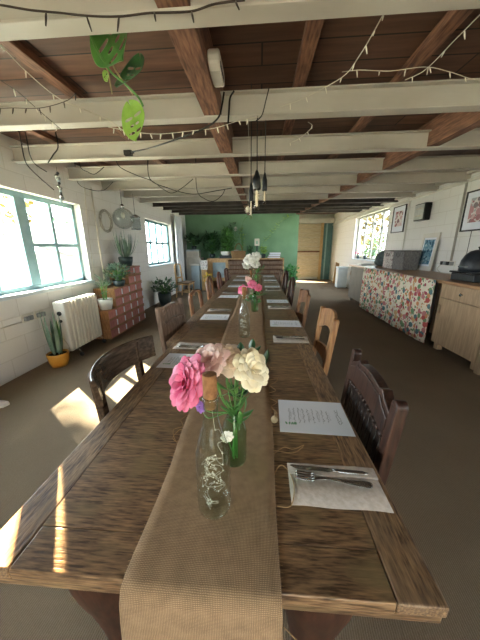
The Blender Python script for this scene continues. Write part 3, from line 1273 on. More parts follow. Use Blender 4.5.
# ------------------------------------------------------------------ bottles with fairy lights
def bottle(label, seed, cork_h=.055):
    t = thing('glass_bottle', label, 'bottle', group='clear bottles with fairy lights')
    prof = [(.0, .0045), (.036, .003), (.0405, .009), (.042, .03), (.042, .15), (.040, .18), (.031, .215), (.021, .25), (.0165, .275), (.0165, .31), (.019, .313), (.019, .323), (.0155, .325), (.0145, .318), (.0145, .30)]
    MB().lathe([(max(r, 1e-4), z) for r, z in prof], 32, cap=False).build('glass_body', clear_glass, t)
    MB().lathe([(.0135, .295), (.0143, .32), (.016, .325), (.0165, .325 + cork_h)], 16).build('cork', cork, t, bevel=.002)
    r = random.Random(seed)
    pts = [Vector((0, 0, .32)), Vector((.004, .002, .27))]
    z = .25
    aa = 0
    while z > .02:
        aa += r.uniform(.4, 1.1) * r.choice((1, 1, -1))
        a = aa
        R = (.012 if z > .22 else .03) * r.uniform(.45, 1)
        pts.append(Vector((R * math.cos(a), R * math.sin(a), z)))
        z -= r.uniform(-.004, .006) if z < .15 else .016
    ls = MB().tube(spline(pts, 5), .00055, 5).build('light_string', wire_white, t)
    for k in range(3, len(pts), max(2, len(pts) // 45)):
        MB().ball(pts[k], .0022, 8).build('tiny_bulb', bulb_mat, ls)
    return t


b1 = bottle('clear glass bottle with cork and wire lights, nearest on the runner', 11)
b1.location = (-.107, .512, TZ + .0052)
b2 = dup(b1, (-.107, 1.865, TZ + .0052), 1.2, 'clear bottle with wire lights standing alone, in the middle of the runner')
b3 = dup(b1, (-.105, 3.39, TZ + .0052), 2.6, 'clear bottle with wire lights below white flowers, farthest on the runner')


def vase(label, loc, h=.20):
    t = thing('green_bottle_vase', label, 'vase', loc, group='green bottle vases')
    prof = [(1e-4, .004), (.033, .003), (.037, .010), (.038, .11), (.032, .14), (.018, .175), (.016, h), (.018, h + .003), (.0145, h + .003), (.0145, h - .01)]
    MB().lathe(prof, 28, cap=False).build('glass_body', green_glass, t)
    return t


vz = TZ + .0052
V1, V2, V3 = Vector((-.07, .67, vz)), Vector((-.045, 2.70, vz)), Vector((-.03, 3.75, vz))
vase('green glass vase of flowers behind the nearest bottle', V1)
vase('green glass vase holding pink flowers, middle of the row', V2)
vase('green glass vase with white flowers, farthest down the table', V3)


def bloom(name, label, cat, c, base, mat, R, petals=26, layers=4, face=(0, -.4, .9), seed=1, heart=None, group=None, cup=.5):
    """flower head at c on a stem from base; petals in whorls that open outward"""
    t = thing(name, label, cat, base, group=group)
    r = random.Random(seed)
    c = Vector(c) - Vector(base)
    F = Vector(face).normalized()
    x = F.orthogonal().normalized()
    y = F.cross(x)
    for k in range(layers):
        q = (k + .6) / layers
        m = MB()
        np_ = max(5, int(petals * q / layers * 1.6))
        for i in range(np_):
            a = 2 * PI * (i + .5 * (k % 2)) / np_ + r.uniform(-.2, .2)
            out = (x * math.cos(a) + y * math.sin(a))
            d = (out * (.25 + q * .95) + F * (1.15 - q * 1.0) * cup * 2).normalized()
            L = R * (.55 + .45 * q) * r.uniform(.85, 1.1)
            side = F.cross(out)
            T = Matrix.Translation(c + out * R * .08) @ frame_from(d, side)
            rows = []
            W = L * .62
            for j in range(6):
                s_ = j / 5
                w = W * .5 * (.35 + .9 * math.sin(PI * min(1, .12 + s_ * .75)) ** 1.2) * (1 if j < 5 else .55)
                zc = .28 * L * math.sin(s_ * PI) * -1 + .16 * L * s_ * s_
                rows.append([T @ Vector((u * w, L * s_, zc * .6 + .22 * w * u * u + r.uniform(-.02, .02) * L)) for u in (-1, -.5, 0, .5, 1)])
            m.grid(rows)
        m.build('petals', mat, t, solid=.0008, subd=1)
    if heart:
        MB().ball(c + F * R * .15, R * .2, 10).build('flower_centre', heart, t)
    mid = c * .55 + Vector((r.uniform(-.01, .01), r.uniform(-.01, .01), c.length * .12))
    MB().tube(spline([Vector((0, 0, .012)), Vector((0, 0, .16)) if c.z > .2 else c * .4, mid if mid.z > .17 else c * .8, c - F * .004], 5), .0022, 6).build('stem', stem_green, t)
    return t


def sprig(label, base, tips, mat, L=.04, W=.022, seed=2, name='leafy_sprig', stem=None, every=3):
    t = thing(name, label, 'foliage', base)
    r = random.Random(seed)
    m, sm = MB(), MB()
    b = Vector(base)
    for tip in tips:
        tip = Vector(tip) - b
        pts = spline([Vector((0, 0, .012)), Vector((0, 0, .16)), tip * .6 + Vector((0, 0, tip.z * .25)), tip], 6)
        sm.tube(pts, .0016, 5)
        for k in range(len(pts) // 2, len(pts), every):
            for s_ in (-1, 1):
                d = Vector((s_ * r.uniform(.5, 1), r.uniform(-.6, .6), r.uniform(-.1, .6)))
                leaf(m, pts[k], d, L * r.uniform(.7, 1.1), W, .25)
        leaf(m, pts[-1], pts[-1] - pts[-3], L, W, .2)
    sm.build('stem', stem or stem_green, t)
    m.build('leaves', mat, t, solid=.0006)
    return t


GF = 'flowers in the nearest vase'
bs = [V1 + Vector(o) for o in ((-.006, 0, 0), (-.003, -.006, 0), (.003, .005, 0), (.006, -.002, 0), (0, .007, 0), (-.007, .006, 0), (.007, .005, 0))]
bloom('pink_dahlia', 'large bright pink bloom drooping left over the nearest bottle', 'flower', at(190, 383, Y=.60), bs[0], pink, .072, 60, 6, (-.65, -.6, .45), 3, group=GF)
bloom('blush_dahlia', 'pale blush pink bloom between the bright pink and the cream ones', 'flower', at(211, 362, Y=.64), bs[1], blush, .055, 40, 4, (-.2, -.6, .75), 5, group=GF)
bloom('cream_rose', 'large cream rose leaning right in the nearest vase', 'flower', at(249, 370, Y=.64), bs[2], cream, .062, 44, 5, (.55, -.55, .55), 8, group=GF, cup=.7)
bloom('blush_rose', 'peach white bloom above the stems in the nearest vase', 'flower', at(227, 360, Y=.70), bs[3], M('peach_petal', '#f4dcc0', '#f8e9d8', 20, rough=.6), .058, 40, 4, (.1, -.5, .8), 9, group=GF)
bloom('white_carnation', 'small white bloom hanging low against the nearest bottle', 'flower', at(227, 436, Y=.625), bs[4], whitep, .02, 20, 3, (.2, -.8, .1), 12, group=GF)
bloom('purple_blossom', 'tiny purple blossom under the large pink bloom', 'flower', at(201, 406, Y=.60), bs[5], purple, .018, 16, 3, (-.4, -.8, .2), 14, group=GF)
sprig('dark leafy sprig above the cream rose in the nearest vase', bs[6], [at(262, 362, Y=.72), at(250, 352, Y=.74), at(240, 356, Y=.72)], leaf_dark, .042, .024, 4)
t = sprig('cut green stems bunched in the nearest vase neck', V1 + Vector((.0, -.009, 0)), [at(228, 390, Y=.65), at(236, 395, Y=.65), at(241, 400, Y=.66), at(222, 395, Y=.66)], stem_green, .05, .014, 6, 'flower_stems', every=9)
sprig('narrow green leaf arching right below the cream rose', V1 + Vector((.009, -.004, 0)), [at(244, 412, Y=.66), at(240, 425, Y=.655)], leaf_mid, .05, .02, 16, every=99)
G2 = 'pink flowers in the middle vase'
for k, (px, py, r_, mt) in enumerate(((243, 290, .056, pink), (252, 285, .054, pink), (258, 288, .05, M('rose_petal', '#d8416c', '#e8809c', 20)), (248, 280, .046, blush))):
    bloom('pink_flower', ['bright pink flower at the left of the middle vase', 'bright pink flower at the centre of the middle vase', 'deep rose flower at the right of the middle vase', 'blush flower standing highest in the middle vase'][k], 'flower', at(px, py, Y=2.66 + .02 * k), V2 + Vector((.004 * math.cos(k * 1.6), .004 * math.sin(k * 1.6), 0)), mt, r_, 24, 3, (-.3 + .3 * k, -.7, .5), 20 + k, group=G2)
sprig('green leaves spilling around the middle vase of pink flowers', V2 + Vector((0, .008, 0)), [at(247, 300, Y=2.66), at(258, 302, Y=2.66), at(263, 293, Y=2.68), at(252, 298, Y=2.64)], leaf_mid, .05, .03, 30)
G3 = 'white flowers in the farthest vase'
for k, (px, py, r_) in enumerate(((249, 260, .085), (256, 257, .08), (255, 264, .08), (246, 266, .065))):
    bloom('white_flower', ['white flower at the left of the farthest vase', 'white flower topping the farthest vase', 'white flower at the front of the farthest vase', 'white flower hanging lowest in the farthest vase'][k], 'flower', at(px, py, Y=3.72 + .02 * k), V3 + Vector((.004 * math.cos(k * 1.6), .004 * math.sin(k * 1.6), 0)), whitep, r_, 22, 3, (-.2 + .2 * k, -.7, .5), 40 + k, group=G3)
sprig('green leaves hanging from the farthest vase on the table', V3 + Vector((0, .008, 0)), [at(258, 272, Y=3.7), at(262, 268, Y=3.74), at(256, 278, Y=3.68)], leaf_mid, .06, .03, 31)
# bud fallen beside the runner
t = thing('seed_pod', 'small round dry pod lying beside the runner near the nearest right menu', 'pod', (.066, .868, TZ))
MB().ball((0, 0, .0152), .014, 12, (1, 1, 1.05)).build('pod_body', stem_brown, t)
MB().tube([(0, .010, .022), (.004, .022, .028), (.002, .034, .03)], .0014, 6).build('stalk', stem_brown, t)

# ------------------------------------------------------------------ left side of the room
# oil filled heater on wheels
t = thing('oil_heater', 'white oil filled heater on wheels under the large left window', 'heater', (-2.54, 3.40, 0), 0)
for k in range(9):
    y = -.26 + k * .068
    m = MB()
    m.prism([(-.085, .12), (-.075, .10), (.075, .10), (.085, .12), (.085, .74), (.07, .77), (-.07, .77), (-.085, .74)], y - .026, y + .026, 'y')
    m.build('fin', heater_paint, t, bevel=.014, seg=3)
MB().box(-.08, .08, -.37, -.288, .10, .77).build('control_box', heater_paint, t, bevel=.018, seg=3)
m = MB()
T = Matrix.Translation((.0, -.372, .62)) @ Matrix.Rotation(PI / 2, 4, 'X')
m.lathe([(.028, -.004), (.028, .012), (.024, .016)], 18, T=T)
m.build('dial', black_plastic, t)
T = Matrix.Translation((.0, -.372, .52)) @ Matrix.Rotation(PI / 2, 4, 'X')
MB().lathe([(.02, -.004), (.02, .010), (.017, .014)], 18, T=T).build('dial', black_plastic, t)
MB().box(-.022, .022, -.29, .30, .13, .20).build('connecting_tube', heater_paint, t, bevel=.01)
MB().box(-.022, .022, -.29, .30, .66, .73).build('connecting_tube', heater_paint, t, bevel=.01)
for y in (-.27, .25):
    m = MB()
    m.tube([(-.13, y, .07), (-.10, y, .095), (.10, y, .095), (.13, y, .07)], .009, 8)
    ax = m.build('wheel_bracket', chrome, t)
    for x in (-.13, .13):
        T = Matrix.Translation((x, y, .0305)) @ Matrix.Rotation(PI / 2, 4, 'X')
        MB().lathe([(.02, -.012), (.03, -.008), (.03, .008), (.02, .012)], 16, T=T).build('wheel', black_plastic, ax)
m = MB()
m.tube(spline([(-.02, -.378, .30), (.05, -.40, .22), (.06, -.39, .12), (-.02, -.39, .07), (-.09, -.385, .12), (-.06, -.38, .24), (.0, -.378, .27)], 6), .005, 6)
m.build('power_cord', wire_white, t)

# snake plant
t = thing('snake_plant', 'tall snake plant in an ochre pot beside the white heater', 'potted plant', (-2.50, 2.83, 0))
MB().lathe([(1e-4, 0), (.085, 0), (.105, .05), (.118, .14), (.12, .17), (.112, .172), (.108, .15), (1e-4, .15)], 28).build('pot', terracotta, t)
MB().lathe([(.107, .149), (.06, .158), (1e-4, .160)], 20).build('soil', soil, t)
r = random.Random(4)
for k in range(9):
    a = k * 2.4
    p = Vector((.05 * math.cos(a) * r.uniform(.3, 1), .05 * math.sin(a) * r.uniform(.3, 1), .14))
    m = MB()
    leaf(m, p, (math.cos(a) * .16, math.sin(a) * .16, 1), r.uniform(.36, .62), .05, .06, (-math.sin(a), math.cos(a), 0), .35, 8, .55)
    m.build('leaf', leaf_grey if k % 3 else leaf_mid, t, solid=.003)

# wall sockets and wire
t = thing('wall_socket', 'white double wall socket with plugs on the left wall under the window', 'socket', (XL, 2.86, .63))
MB().box(0, .012, -.16, -.02, -.05, .05).build('plate', white_plastic, t, bevel=.004)
MB().box(0, .012, .02, .16, -.05, .05).build('plate', white_plastic, t, bevel=.004)
for y in (-.12, -.06, .06, .12):
    MB().box(.012, .05, y - .022, y + .022, -.03, .022).build('plug', M('grey_plug', '#9a9c9c', '#878a8a', 8), t, bevel=.005)
tag(MB().tube([(XL + .008, 1.2, .60), (XL + .008, 2.69, .60)], .008, 8).build('wall_conduit', white_paint), 'thin white conduit running along the left wall to the socket', 'conduit')
tag(MB().tube([(XL + .012, 4.42, .02), (XL + .012, 4.42, 2.38)], .012, 8).build('water_pipe', white_paint), 'white vertical pipe on the left wall beyond the window', 'pipe')
tag(MB().tube(spline([(XL + .008, 4.26, 2.36), (XL + .01, 4.20, 1.9), (XL + .009, 4.16, 1.2), (XL + .009, 4.16, .75)], 6), .005, 6).build('wall_cable', wire_white), 'thin pale cable hanging down the left wall beside the window', 'cable')
# white shoe
t = thing('canvas_shoe', 'small white shoe on the carpet by the left wall', 'shoe', (-2.43, 1.93, 0), -1.2)
m = MB()
m.prism([(-.045, -.12), (.04, -.13), (.05, -.02), (.042, .08), (.0, .115), (-.04, .08), (-.05, -.02)], 0, .022, 'z')
m.build('sole', white_plastic, t, bevel=.006)
m = MB()
rows = []
for y, w, h in ((-.12, .036, .085), (-.08, .04, .088), (-.03, .042, .085), (.02, .042, .062), (.06, .038, .05), (.095, .022, .04), (.11, .004, .028)):
    rows.append([Vector((w * math.cos(PI * k / 8), y, .021 + (h - .021) * math.sin(PI * k / 8))) for k in range(9)])
m.grid(rows)
m.build('upper', M('shoe_canvas', '#d8d2d0', '#c5bdbb', 20, rough=.9), t, solid=.003)

# stepped stack of small wooden boxes with pinkish fronts
GC = 'stacked wooden boxes by the left wall'
bx0 = thing('wooden_box', '', 'box', group=GC)
m = MB()
m.box(-.19, .17, -.128, -.116, 0, .155).box(-.19, .17, .116, .128, 0, .155).box(-.19, .17, -.116, .116, 0, .012).box(-.19, .17, -.116, .116, .143, .155).box(-.19, -.178, -.116, .116, .012, .143)
m.build('box_shell', pine, bx0, bevel=.002)
MB().box(.155, .172, -.112, .112, .016, .139).build('front_panel', brick_pink, bx0, bevel=.004)
MB().box(.172, .186, .085, .105, .03, .125).build('label_strip', paper, bx0, bevel=.002)
colsn = [(3.93, 3), (4.19, 5), (4.45, 5), (4.71, 7), (4.97, 7)]
ordn = ['lowest', 'second up', 'third up', 'fourth up', 'fifth up', 'sixth up', 'topmost']
cn = ['low stack', 'second stack', 'third stack', 'fourth stack', 'fifth stack', 'farthest stack']
firstb = True
for ci, (y, nb) in enumerate(colsn):
    for k in range(nb):
        lab = 'pink fronted wooden box, %s in the %s by the left wall' % ('topmost' if k == nb - 1 else ordn[k], cn[ci])
        loc = (-2.545, y, .158 * k)
        if firstb:
            bx0.location = loc
            bx0['label'] = lab
            firstb = False
        else:
            dup(bx0, loc, 0, lab, GC)


def pot_plant(name, label, loc, pot_mat, R, H, kind, fol, fR, fH, nl=40, seed=1, L=.08, W=.04, cat='potted plant', group=None):
    t = thing(name, label, cat, loc, group=group)
    MB().lathe([(1e-4, 0), (R * .75, 0), (R * .95, H * .5), (R, H), (R * .92, H), (R * .88, H * .85), (1e-4, H * .85)], 22).build('pot', pot_mat, t)
    MB().lathe([(R * .88, H * .84), (R * .5, H * .9), (1e-4, H * .92)], 14).build('soil', soil, t)
    r = random.Random(seed)
    m, sm = MB(), MB()
    z0 = H * .88
    for i in range(nl):
        a = i * 2.399 + r.uniform(-.3, .3)
        if kind == 'grass':       # long arching blades
            d = Vector((math.cos(a) * r.uniform(.3, 1.5), math.sin(a) * r.uniform(.3, 1.5), 1))
            leaf(m, (math.cos(a) * R * .3, math.sin(a) * R * .3, z0), d, fH * r.uniform(.7, 1.1), W, r.uniform(.3, .75), None, .2, 7, .7)
        else:
            q = r.uniform(.15, 1)
            rad = fR * math.sqrt(r.random()) * (.5 + .5 * math.sin(PI * q))
            p = Vector((math.cos(a) * rad, math.sin(a) * rad, z0 + fH * q))
            if kind == 'upright':
                p.x *= .5 + .5 * q
                p.y *= .5 + .5 * q
            sm.tube(spline([(math.cos(a) * R * .25, math.sin(a) * R * .25, z0), (p.x * .5, p.y * .5, z0 + fH * q * .7), p], 4), .0025 if R < .2 else .004, 4)
            for _ in range(2 if kind == 'bushy' else 1):
                d = Vector((math.cos(a) + r.uniform(-.7, .7), math.sin(a) + r.uniform(-.7, .7), r.uniform(-.5, .5)))
                leaf(m, p, d, L * r.uniform(.7, 1.2), W * r.uniform(.8, 1.1), .35)
    if sm.v:
        sm.build('stems', stem_green, t)
    m.build('foliage', fol, t, solid=.0008)
    return t


pot_plant('potted_plant', 'thin plant in a white pot on the low boxes beside the heater', (-2.47, 3.93, .475), pot_white, .11, .17, 'upright', leaf_grey, .16, .38, 26, 5, .07, .03)
pot_plant('bushy_fern', 'round dark bushy fern standing on the middle boxes by the left wall', (-2.44, 4.36, .791), pot_dark, .10, .10, 'bushy', leaf_grey, .22, .28, 110, 6, .08, .04)
pot_plant('spider_plant', 'arching spider plant in a dark pot on the tall boxes', (-2.53, 4.86, 1.107), pot_dark, .13, .17, 'grass', leaf_grey, .3, .42, 40, 7, .3, .022)
pot_plant('floor_plant', 'leafy plant in a dark pot on the floor beneath the far left window', (-2.45, 6.5, 0), pot_dark, .17, .32, 'bushy', leaf_dark, .28, .38, 80, 8, .13, .07)

# globe pendant, bead string, wreath on the left
t = thing('globe_lamp', 'clear glass globe lamp hanging near the left wall above the boxes', 'lamp', (-2.38, 4.66, zb(4.7)))
MB().tube([(0, 0, .0), (0, 0, -.27)], .004, 6).build('cord', cable_black, t)
MB().lathe([(.03, -.31), (.035, -.26), (.02, -.24), (.004, -.23)], 14).build('cap', chrome, t)
MB().ball((0, 0, -.47), .175, 24).build('glass_globe', thin_glass('globe_glass', '#e4e8e6', 1.2, .05), t)
MB().ball((0, 0, -.42), .035, 12, (1, 1, 1.5)).build('bulb', bulb_mat, t)
t = thing('lantern', 'small glass lantern hanging beyond the globe lamp near the left wall', 'lantern', (-2.38, 5.12, zb(5.1)))
MB().tube([(0, 0, 0), (0, 0, -.36)], .004, 6).build('cord', cable_black, t)
MB().lathe([(.02, -.36), (.09, -.40), (.092, -.42)], 12).build('cap', chrome, t)
MB().lathe([(.085, -.42), (.09, -.62)], 12, cap=False).build('glass_cylinder', MATS['globe_glass'], t)
MB().lathe([(.092, -.62), (.092, -.64), (.01, -.645)], 12).build('base_ring', chrome, t)
t = thing('bead_garland', 'string of dark and clear beads hanging in front of the left window', 'ornament', at(57, 171, X=-2.42))
r = random.Random(8)
z = 0
zt = zb(t.location.y) - t.location.z
MB().tube([(0, 0, max(zt, .02)), (0, 0, -.33)], .002, 5).build('cord', wire_dark, t)
for k in range(12):
    rr = r.uniform(.014, .027)
    z -= .027
    MB().ball((r.uniform(-.012, .012), r.uniform(-.012, .012), z), rr, 10).build('bead', [black_metal, chrome, MATS['grey_plug'], storage_blue][k % 4], t)
t = thing('twig_wreath', 'grey twig wreath hung on the left wall beyond the window', 'wreath', (XL + .014, 4.72, 1.90))
r = random.Random(9)
for k in range(6):
    pts = []
    ph = r.uniform(0, 6)
    for i in range(24):
        a = 2 * PI * i / 24
        R = .175 + .018 * math.sin(3 * a + ph)
        pts.append((.012 * math.sin(4 * a + ph), R * math.cos(a), R * math.sin(a)))
    MB().tube(pts, .006, 5, True).build('twig', M('twig_grey', '#b8b4a8', '#a5a196', 20), t)

# curtain, small chair by the far left window
t = thing('window_curtain', 'long white curtain beside the far left window', 'curtain', (-2.64, 8.72, 0))
rows = []
for i in range(9):
    z = .05 + (2.42 - .05) * i / 8
    rows.append([Vector((.05 * math.sin(j * 1.25) * (1 - .25 * i / 8) + .004 * math.sin(z * 4 + j), -.36 + .72 * j / 40 * (1 if i < 8 else .95), z)) for j in range(41)])
MB().grid(rows).build('cloth', curtain_white, t, solid=.004)
MB().tube([(-.0, -.45, 2.43), (.0, .45, 2.43)], .012, 8).build('rail', white_paint, t)
for y in (-.42, .42):
    MB().bar((-.11, y, 2.43), (.0, y, 2.43), .02, .02).build('bracket', white_paint, t)
t = frame_chair('pale wooden chair standing alone by the white curtain', pale_wood, .98)
t.name = 'side_chair'
put(t, -2.22, 7.75, -.15)

# ------------------------------------------------------------------ far end: sideboard of bits and pieces against the green wall
SBX0, SBX1, SBY = -1.86, .86, 9.3
t = thing('sideboard', 'long pale wooden sideboard of crates against the green wall', 'sideboard', ((SBX0 + SBX1) / 2, SBY + .25, 0))
hw = (SBX1 - SBX0) / 2
MB().box(-hw, hw, -.25, .25, 1.05, 1.09).build('top_board', pale_wood, t, bevel=.004)
for x in (-hw + .02, -.62, .3, hw - .02):
    MB().box(x - .02, x + .02, -.23, .23, 0, 1.05).build('side_panel', pale_wood, t, bevel=.003)
MB().box(-hw + .04, hw - .04, .2, .22, .02, 1.05).build('back_panel', oak_mid, t)
m = MB()
for k in range(6):
    m.box(-.60, hw - .04, -.235, -.215, .10 + .155 * k, .10 + .155 * k + .12)
m.build('front_slats', grey_oak, t, bevel=.004)
MB().box(-hw + .04, -.64, -.23, .2, .30, .33).build('shelf', pale_wood, t, bevel=.003)
MB().box(-hw + .04, -.64, -.235, -.21, .33, 1.05).build('front_panel', pale_wood, t, bevel=.003)
MB().box(-hw + .20, -.70, -.245, -.235, .42, .95).build('glazed_panel', M('blue_grey_panel', '#7f97a3', '#9fb2ba', 5, rough=.4), t, bevel=.003)

t = thing('slatted_cabinet', 'white slatted cabinet in the corner beside the curtain', 'cabinet', (-2.36, 9.58, 0))
m = MB()
m.box(-.29, .27, -.2, .25, .02, 1.09)
m.build('carcass', white_paint, t, bevel=.004)
m = MB()
for k in range(6):
    m.box(-.28 + k * .09, -.20 + k * .09, -.215, -.2, .06, 1.05)
m.build('front_slats', white_paint, t, bevel=.003)
MB().box(-.30, .28, -.225, .255, 1.09, 1.115).build('top', white_paint, t, bevel=.003)
t = thing('white_box', 'white square box on top of the slatted cabinet', 'box', (-2.36, 9.55, 1.115))
MB().box(-.26, .2, -.15, .15, 0, .27).build('box_body', white_paint, t, bevel=.005)
MB().box(-.265, .205, -.155, .155, .22, .285).build('lid', sill_white, t, bevel=.004)
t = thing('storage_tub', 'tall pale blue plastic storage tub on the floor left of the sideboard', 'tub', (-2.22, 9.12, 0))
m = MB()
m.prism([(-.15, -.14), (.15, -.14), (.15, .14), (-.15, .14)], .0, .86, 'z')
m.build('tub_body', storage_blue, t, bevel=.02)
MB().box(-.17, .17, -.16, .16, .86, .90).build('lid', white_plastic, t, bevel=.01)
t = thing('patterned_bin', 'small black and white patterned box at the left end of the sideboard', 'box', (-1.93, 9.05, 0))
MB().box(-.07, .1, -.08, .08, .0, .72).build('stand', pale_wood, t, bevel=.004)
MB().box(-.09, .12, -.1, .1, .72, 1.04).build('patterned_body', cells_mat('dots', ['#4a4a4a', '#7b7780', '#a06a72'], 22, '#e5e2dc', .3), t, bevel=.006)
pot_plant('yellow_flowers', 'bunch of yellow flowers in a pot in front of the sideboard', (-1.72, 8.8, 0), pot_white, .13, .32, 'bushy', M('yellow_petal', '#e8bf2e', '#f2d460', 20, rough=.7), .16, .34, 70, 10, .07, .05)

# things on the sideboard
ZS = 1.0905
pot_plant('monstera', 'dark broad leaved plant at the left end of the green wall', (-2.36, 9.56, 1.401), pot_dark, .09, .12, 'upright', leaf_dark, .22, .36, 34, 11, .22, .17)
pot_plant('trailing_fern', 'dark fern with long fronds on the sideboard near its left end', (-1.70, 9.52, ZS), pot_dark, .11, .15, 'bushy', leaf_dark, .24, .66, 170, 12, .2, .07)
pot_plant('leafy_houseplant', 'large green houseplant behind the white trough on the sideboard', (-1.14, 9.56, ZS), pot_dark, .11, .15, 'bushy', leaf_mid, .16, .85, 200, 13, .18, .07)
t = thing('plant_trough', 'white oval trough on a dark stand, on the sideboard', 'trough', (-1.20, 9.39, ZS))
MB().box(-.21, .21, -.09, .09, 0, .10).build('stand', black_metal, t, bevel=.01)
m = MB()
m.lathe([(.10, .10), (.155, .15), (.165, .24), (.155, .24), (.14, .16), (1e-4, .15)], 24, T=Matrix.Diagonal((1.05, .6, 1, 1)))
m.build('trough_body', pot_white, t)
m = MB()
r = random.Random(21)
for k in range(40):
    a = r.uniform(0, 6.28)
    leaf(m, (r.uniform(-.12, .12), r.uniform(-.05, .05), .2), (math.cos(a), math.sin(a), r.uniform(.5, 1.4)), r.uniform(.1, .22), .05, .4)
m.build('foliage', leaf_mid, t, solid=.0008)
t = thing('wicker_basket', 'brown wicker basket with a hooped handle on the sideboard', 'basket', (-.74, 9.42, ZS))
m = MB()
m.prism([(-.22, -.13), (.22, -.13), (.22, .13), (-.22, .13)], 0, .03, 'z')
for k in range(7):
    z = .02 + k * .036
    s_ = 1 + .02 * k
    m.tube([(-.22 * s_, -.13 * s_, z), (.22 * s_, -.13 * s_, z), (.22 * s_, .13 * s_, z), (-.22 * s_, .13 * s_, z)], .02, 6, True)
m.build('woven_body', wicker, t)
MB().tube([(.13 * math.cos(PI * k / 14), 0, .22 + .28 * math.sin(PI * k / 14)) for k in range(15)], .014, 7).build('handle', wicker, t)
MB().ball((-.07, -.02, .25), .09, 12, (1.2, .9, .6)).build('folded_cloth', linen, t)
pot_plant('white_orchid', 'tall thin plant with white blossom behind the wicker basket', (-.62, 9.68, ZS), pot_dark, .08, .13, 'upright', leaf_lime, .12, .95, 34, 14, .09, .05)
t = thing('white_blossom', 'white blossom standing high behind the wicker basket', 'flower', (-.86, 9.66, ZS))
MB().tube([(0, 0, 0), (.02, 0, .5), (.0, -.02, 1.0)], .006, 6).build('stem', stem_green, t)
r = random.Random(33)
m = MB()
for k in range(12):
    a = k * .52
    leaf(m, (0, -.02, 1.0), (math.cos(a), -.3, math.sin(a)), .09, .06, .1)
m.build('petals', whitep, t, solid=.001)
t = thing('candle_lantern', 'small white square lantern on a dark stem on the sideboard', 'lantern', (-.09, 9.40, ZS))
MB().lathe([(.09, 0), (.09, .02), (.02, .04), (.018, .40), (.05, .42)], 16).build('stem_base', black_metal, t)
MB().box(-.085, .085, -.085, .085, .42, .66).build('shade', white_plastic, t, bevel=.01)
MB().box(-.04, .04, -.091, -.085, .48, .58).build('picture_panel', M('lantern_green', '#8fb4a0', '#a6c6b4', 9), t, bevel=.003)
pot_plant('dark_potplant', 'low dark plant beside the white lantern on the sideboard', (-.33, 9.52, ZS), pot_dark, .09, .16, 'bushy', leaf_dark, .10, .28, 60, 15, .07, .05)
pot_plant('olive_potplant', 'low olive coloured plant right of the white lantern', (.14, 9.52, ZS), pot_dark, .08, .14, 'bushy', leaf_lime, .10, .26, 50, 16, .09, .05)
for k, (w_, h_, nm_, c_) in enumerate(((.44, .06, 'thick brown book at the bottom of the pile on the sideboard', '#9a6b48'), (.40, .07, 'dark grey book in the middle of the pile on the sideboard', '#565a60'), (.36, .06, 'white book on top of the pile on the sideboard', '#e6e4df'))):
    t = thing('stacked_book', nm_, 'book', (.50 + .02 * k, 9.42, ZS + (0, .0605, .1315)[k]), .06 * k, 'books on the sideboard')
    cov = M('book_cover_%d' % k, c_)
    MB().box(-w_ / 2, w_ / 2, -.12, .12, 0, .008).box(-w_ / 2, w_ / 2, -.12, .12, h_ - .008, h_).box(w_ / 2 - .008, w_ / 2, -.12, .12, .008, h_ - .008).build('cover', cov, t, bevel=.002)
    MB().box(-w_ / 2 + .006, w_ / 2 - .008, -.114, .114, .008, h_ - .008).build('pages', paper, t)
pot_plant('floor_houseplant', 'bright green plant in a white pot on the floor, right of the sideboard', (1.18, 9.66, 0), pot_white, .13, .24, 'bushy', M('leaf_bright', '#3f8f4c', '#66b06a', 9, rough=.4), .24, .56, 90, 17, .14, .07)


# climbing vines over the green wall
def vine(name, label, pts, mat, L, W, seed, n=6, every=2, rad=.004, stem=None, cat='vine', jitter=.9):
    p0 = Vector(pts[0])
    t = thing(name, label, cat, p0)
    r = random.Random(seed)
    P = spline([Vector(p) - p0 for p in pts], n)
    MB().tube(P, rad, 6).build('stem', stem or stem_green, t)
    m = MB()
    for k in range(1, len(P), every):
        for s_ in (-1, 1):
            if r.random() < .2:
                continue
            d = Vector((s_ * r.uniform(.3, jitter), r.uniform(-.9, .05), r.uniform(-.8, .4)))
            leaf(m, P[k], d, L * r.uniform(.7, 1.2), W * r.uniform(.8, 1.1), .3)
    m.build('leaves', mat, t, solid=.0008)
    return t


vine('trailing_vine', 'pale green trailing vine draped from the ceiling down the green wall', [(1.02, 9.86, 2.50), (.86, 9.86, 2.42), (.62, 9.88, 2.2), (.42, 9.88, 1.95), (.2, 9.86, 1.72), (.06, 9.82, 1.5)], leaf_lime, .13, .06, 41)
vine('ivy_creeper', 'dark creeper spreading over the green wall above the ferns', [(-2.25, 9.88, 1.72), (-1.95, 9.9, 1.86), (-1.6, 9.9, 1.95), (-1.3, 9.9, 2.12), (-1.05, 9.9, 2.3), (-.85, 9.9, 2.35)], leaf_dark, .15, .08, 42)
vine('climbing_plant', 'climbing plant reaching the ceiling behind the wicker basket', [(-.98, 9.93, 1.095), (-.90, 9.93, 1.6), (-.78, 9.93, 1.95), (-.66, 9.9, 2.2), (-.55, 9.88, 2.46)], leaf_mid, .13, .06, 43)

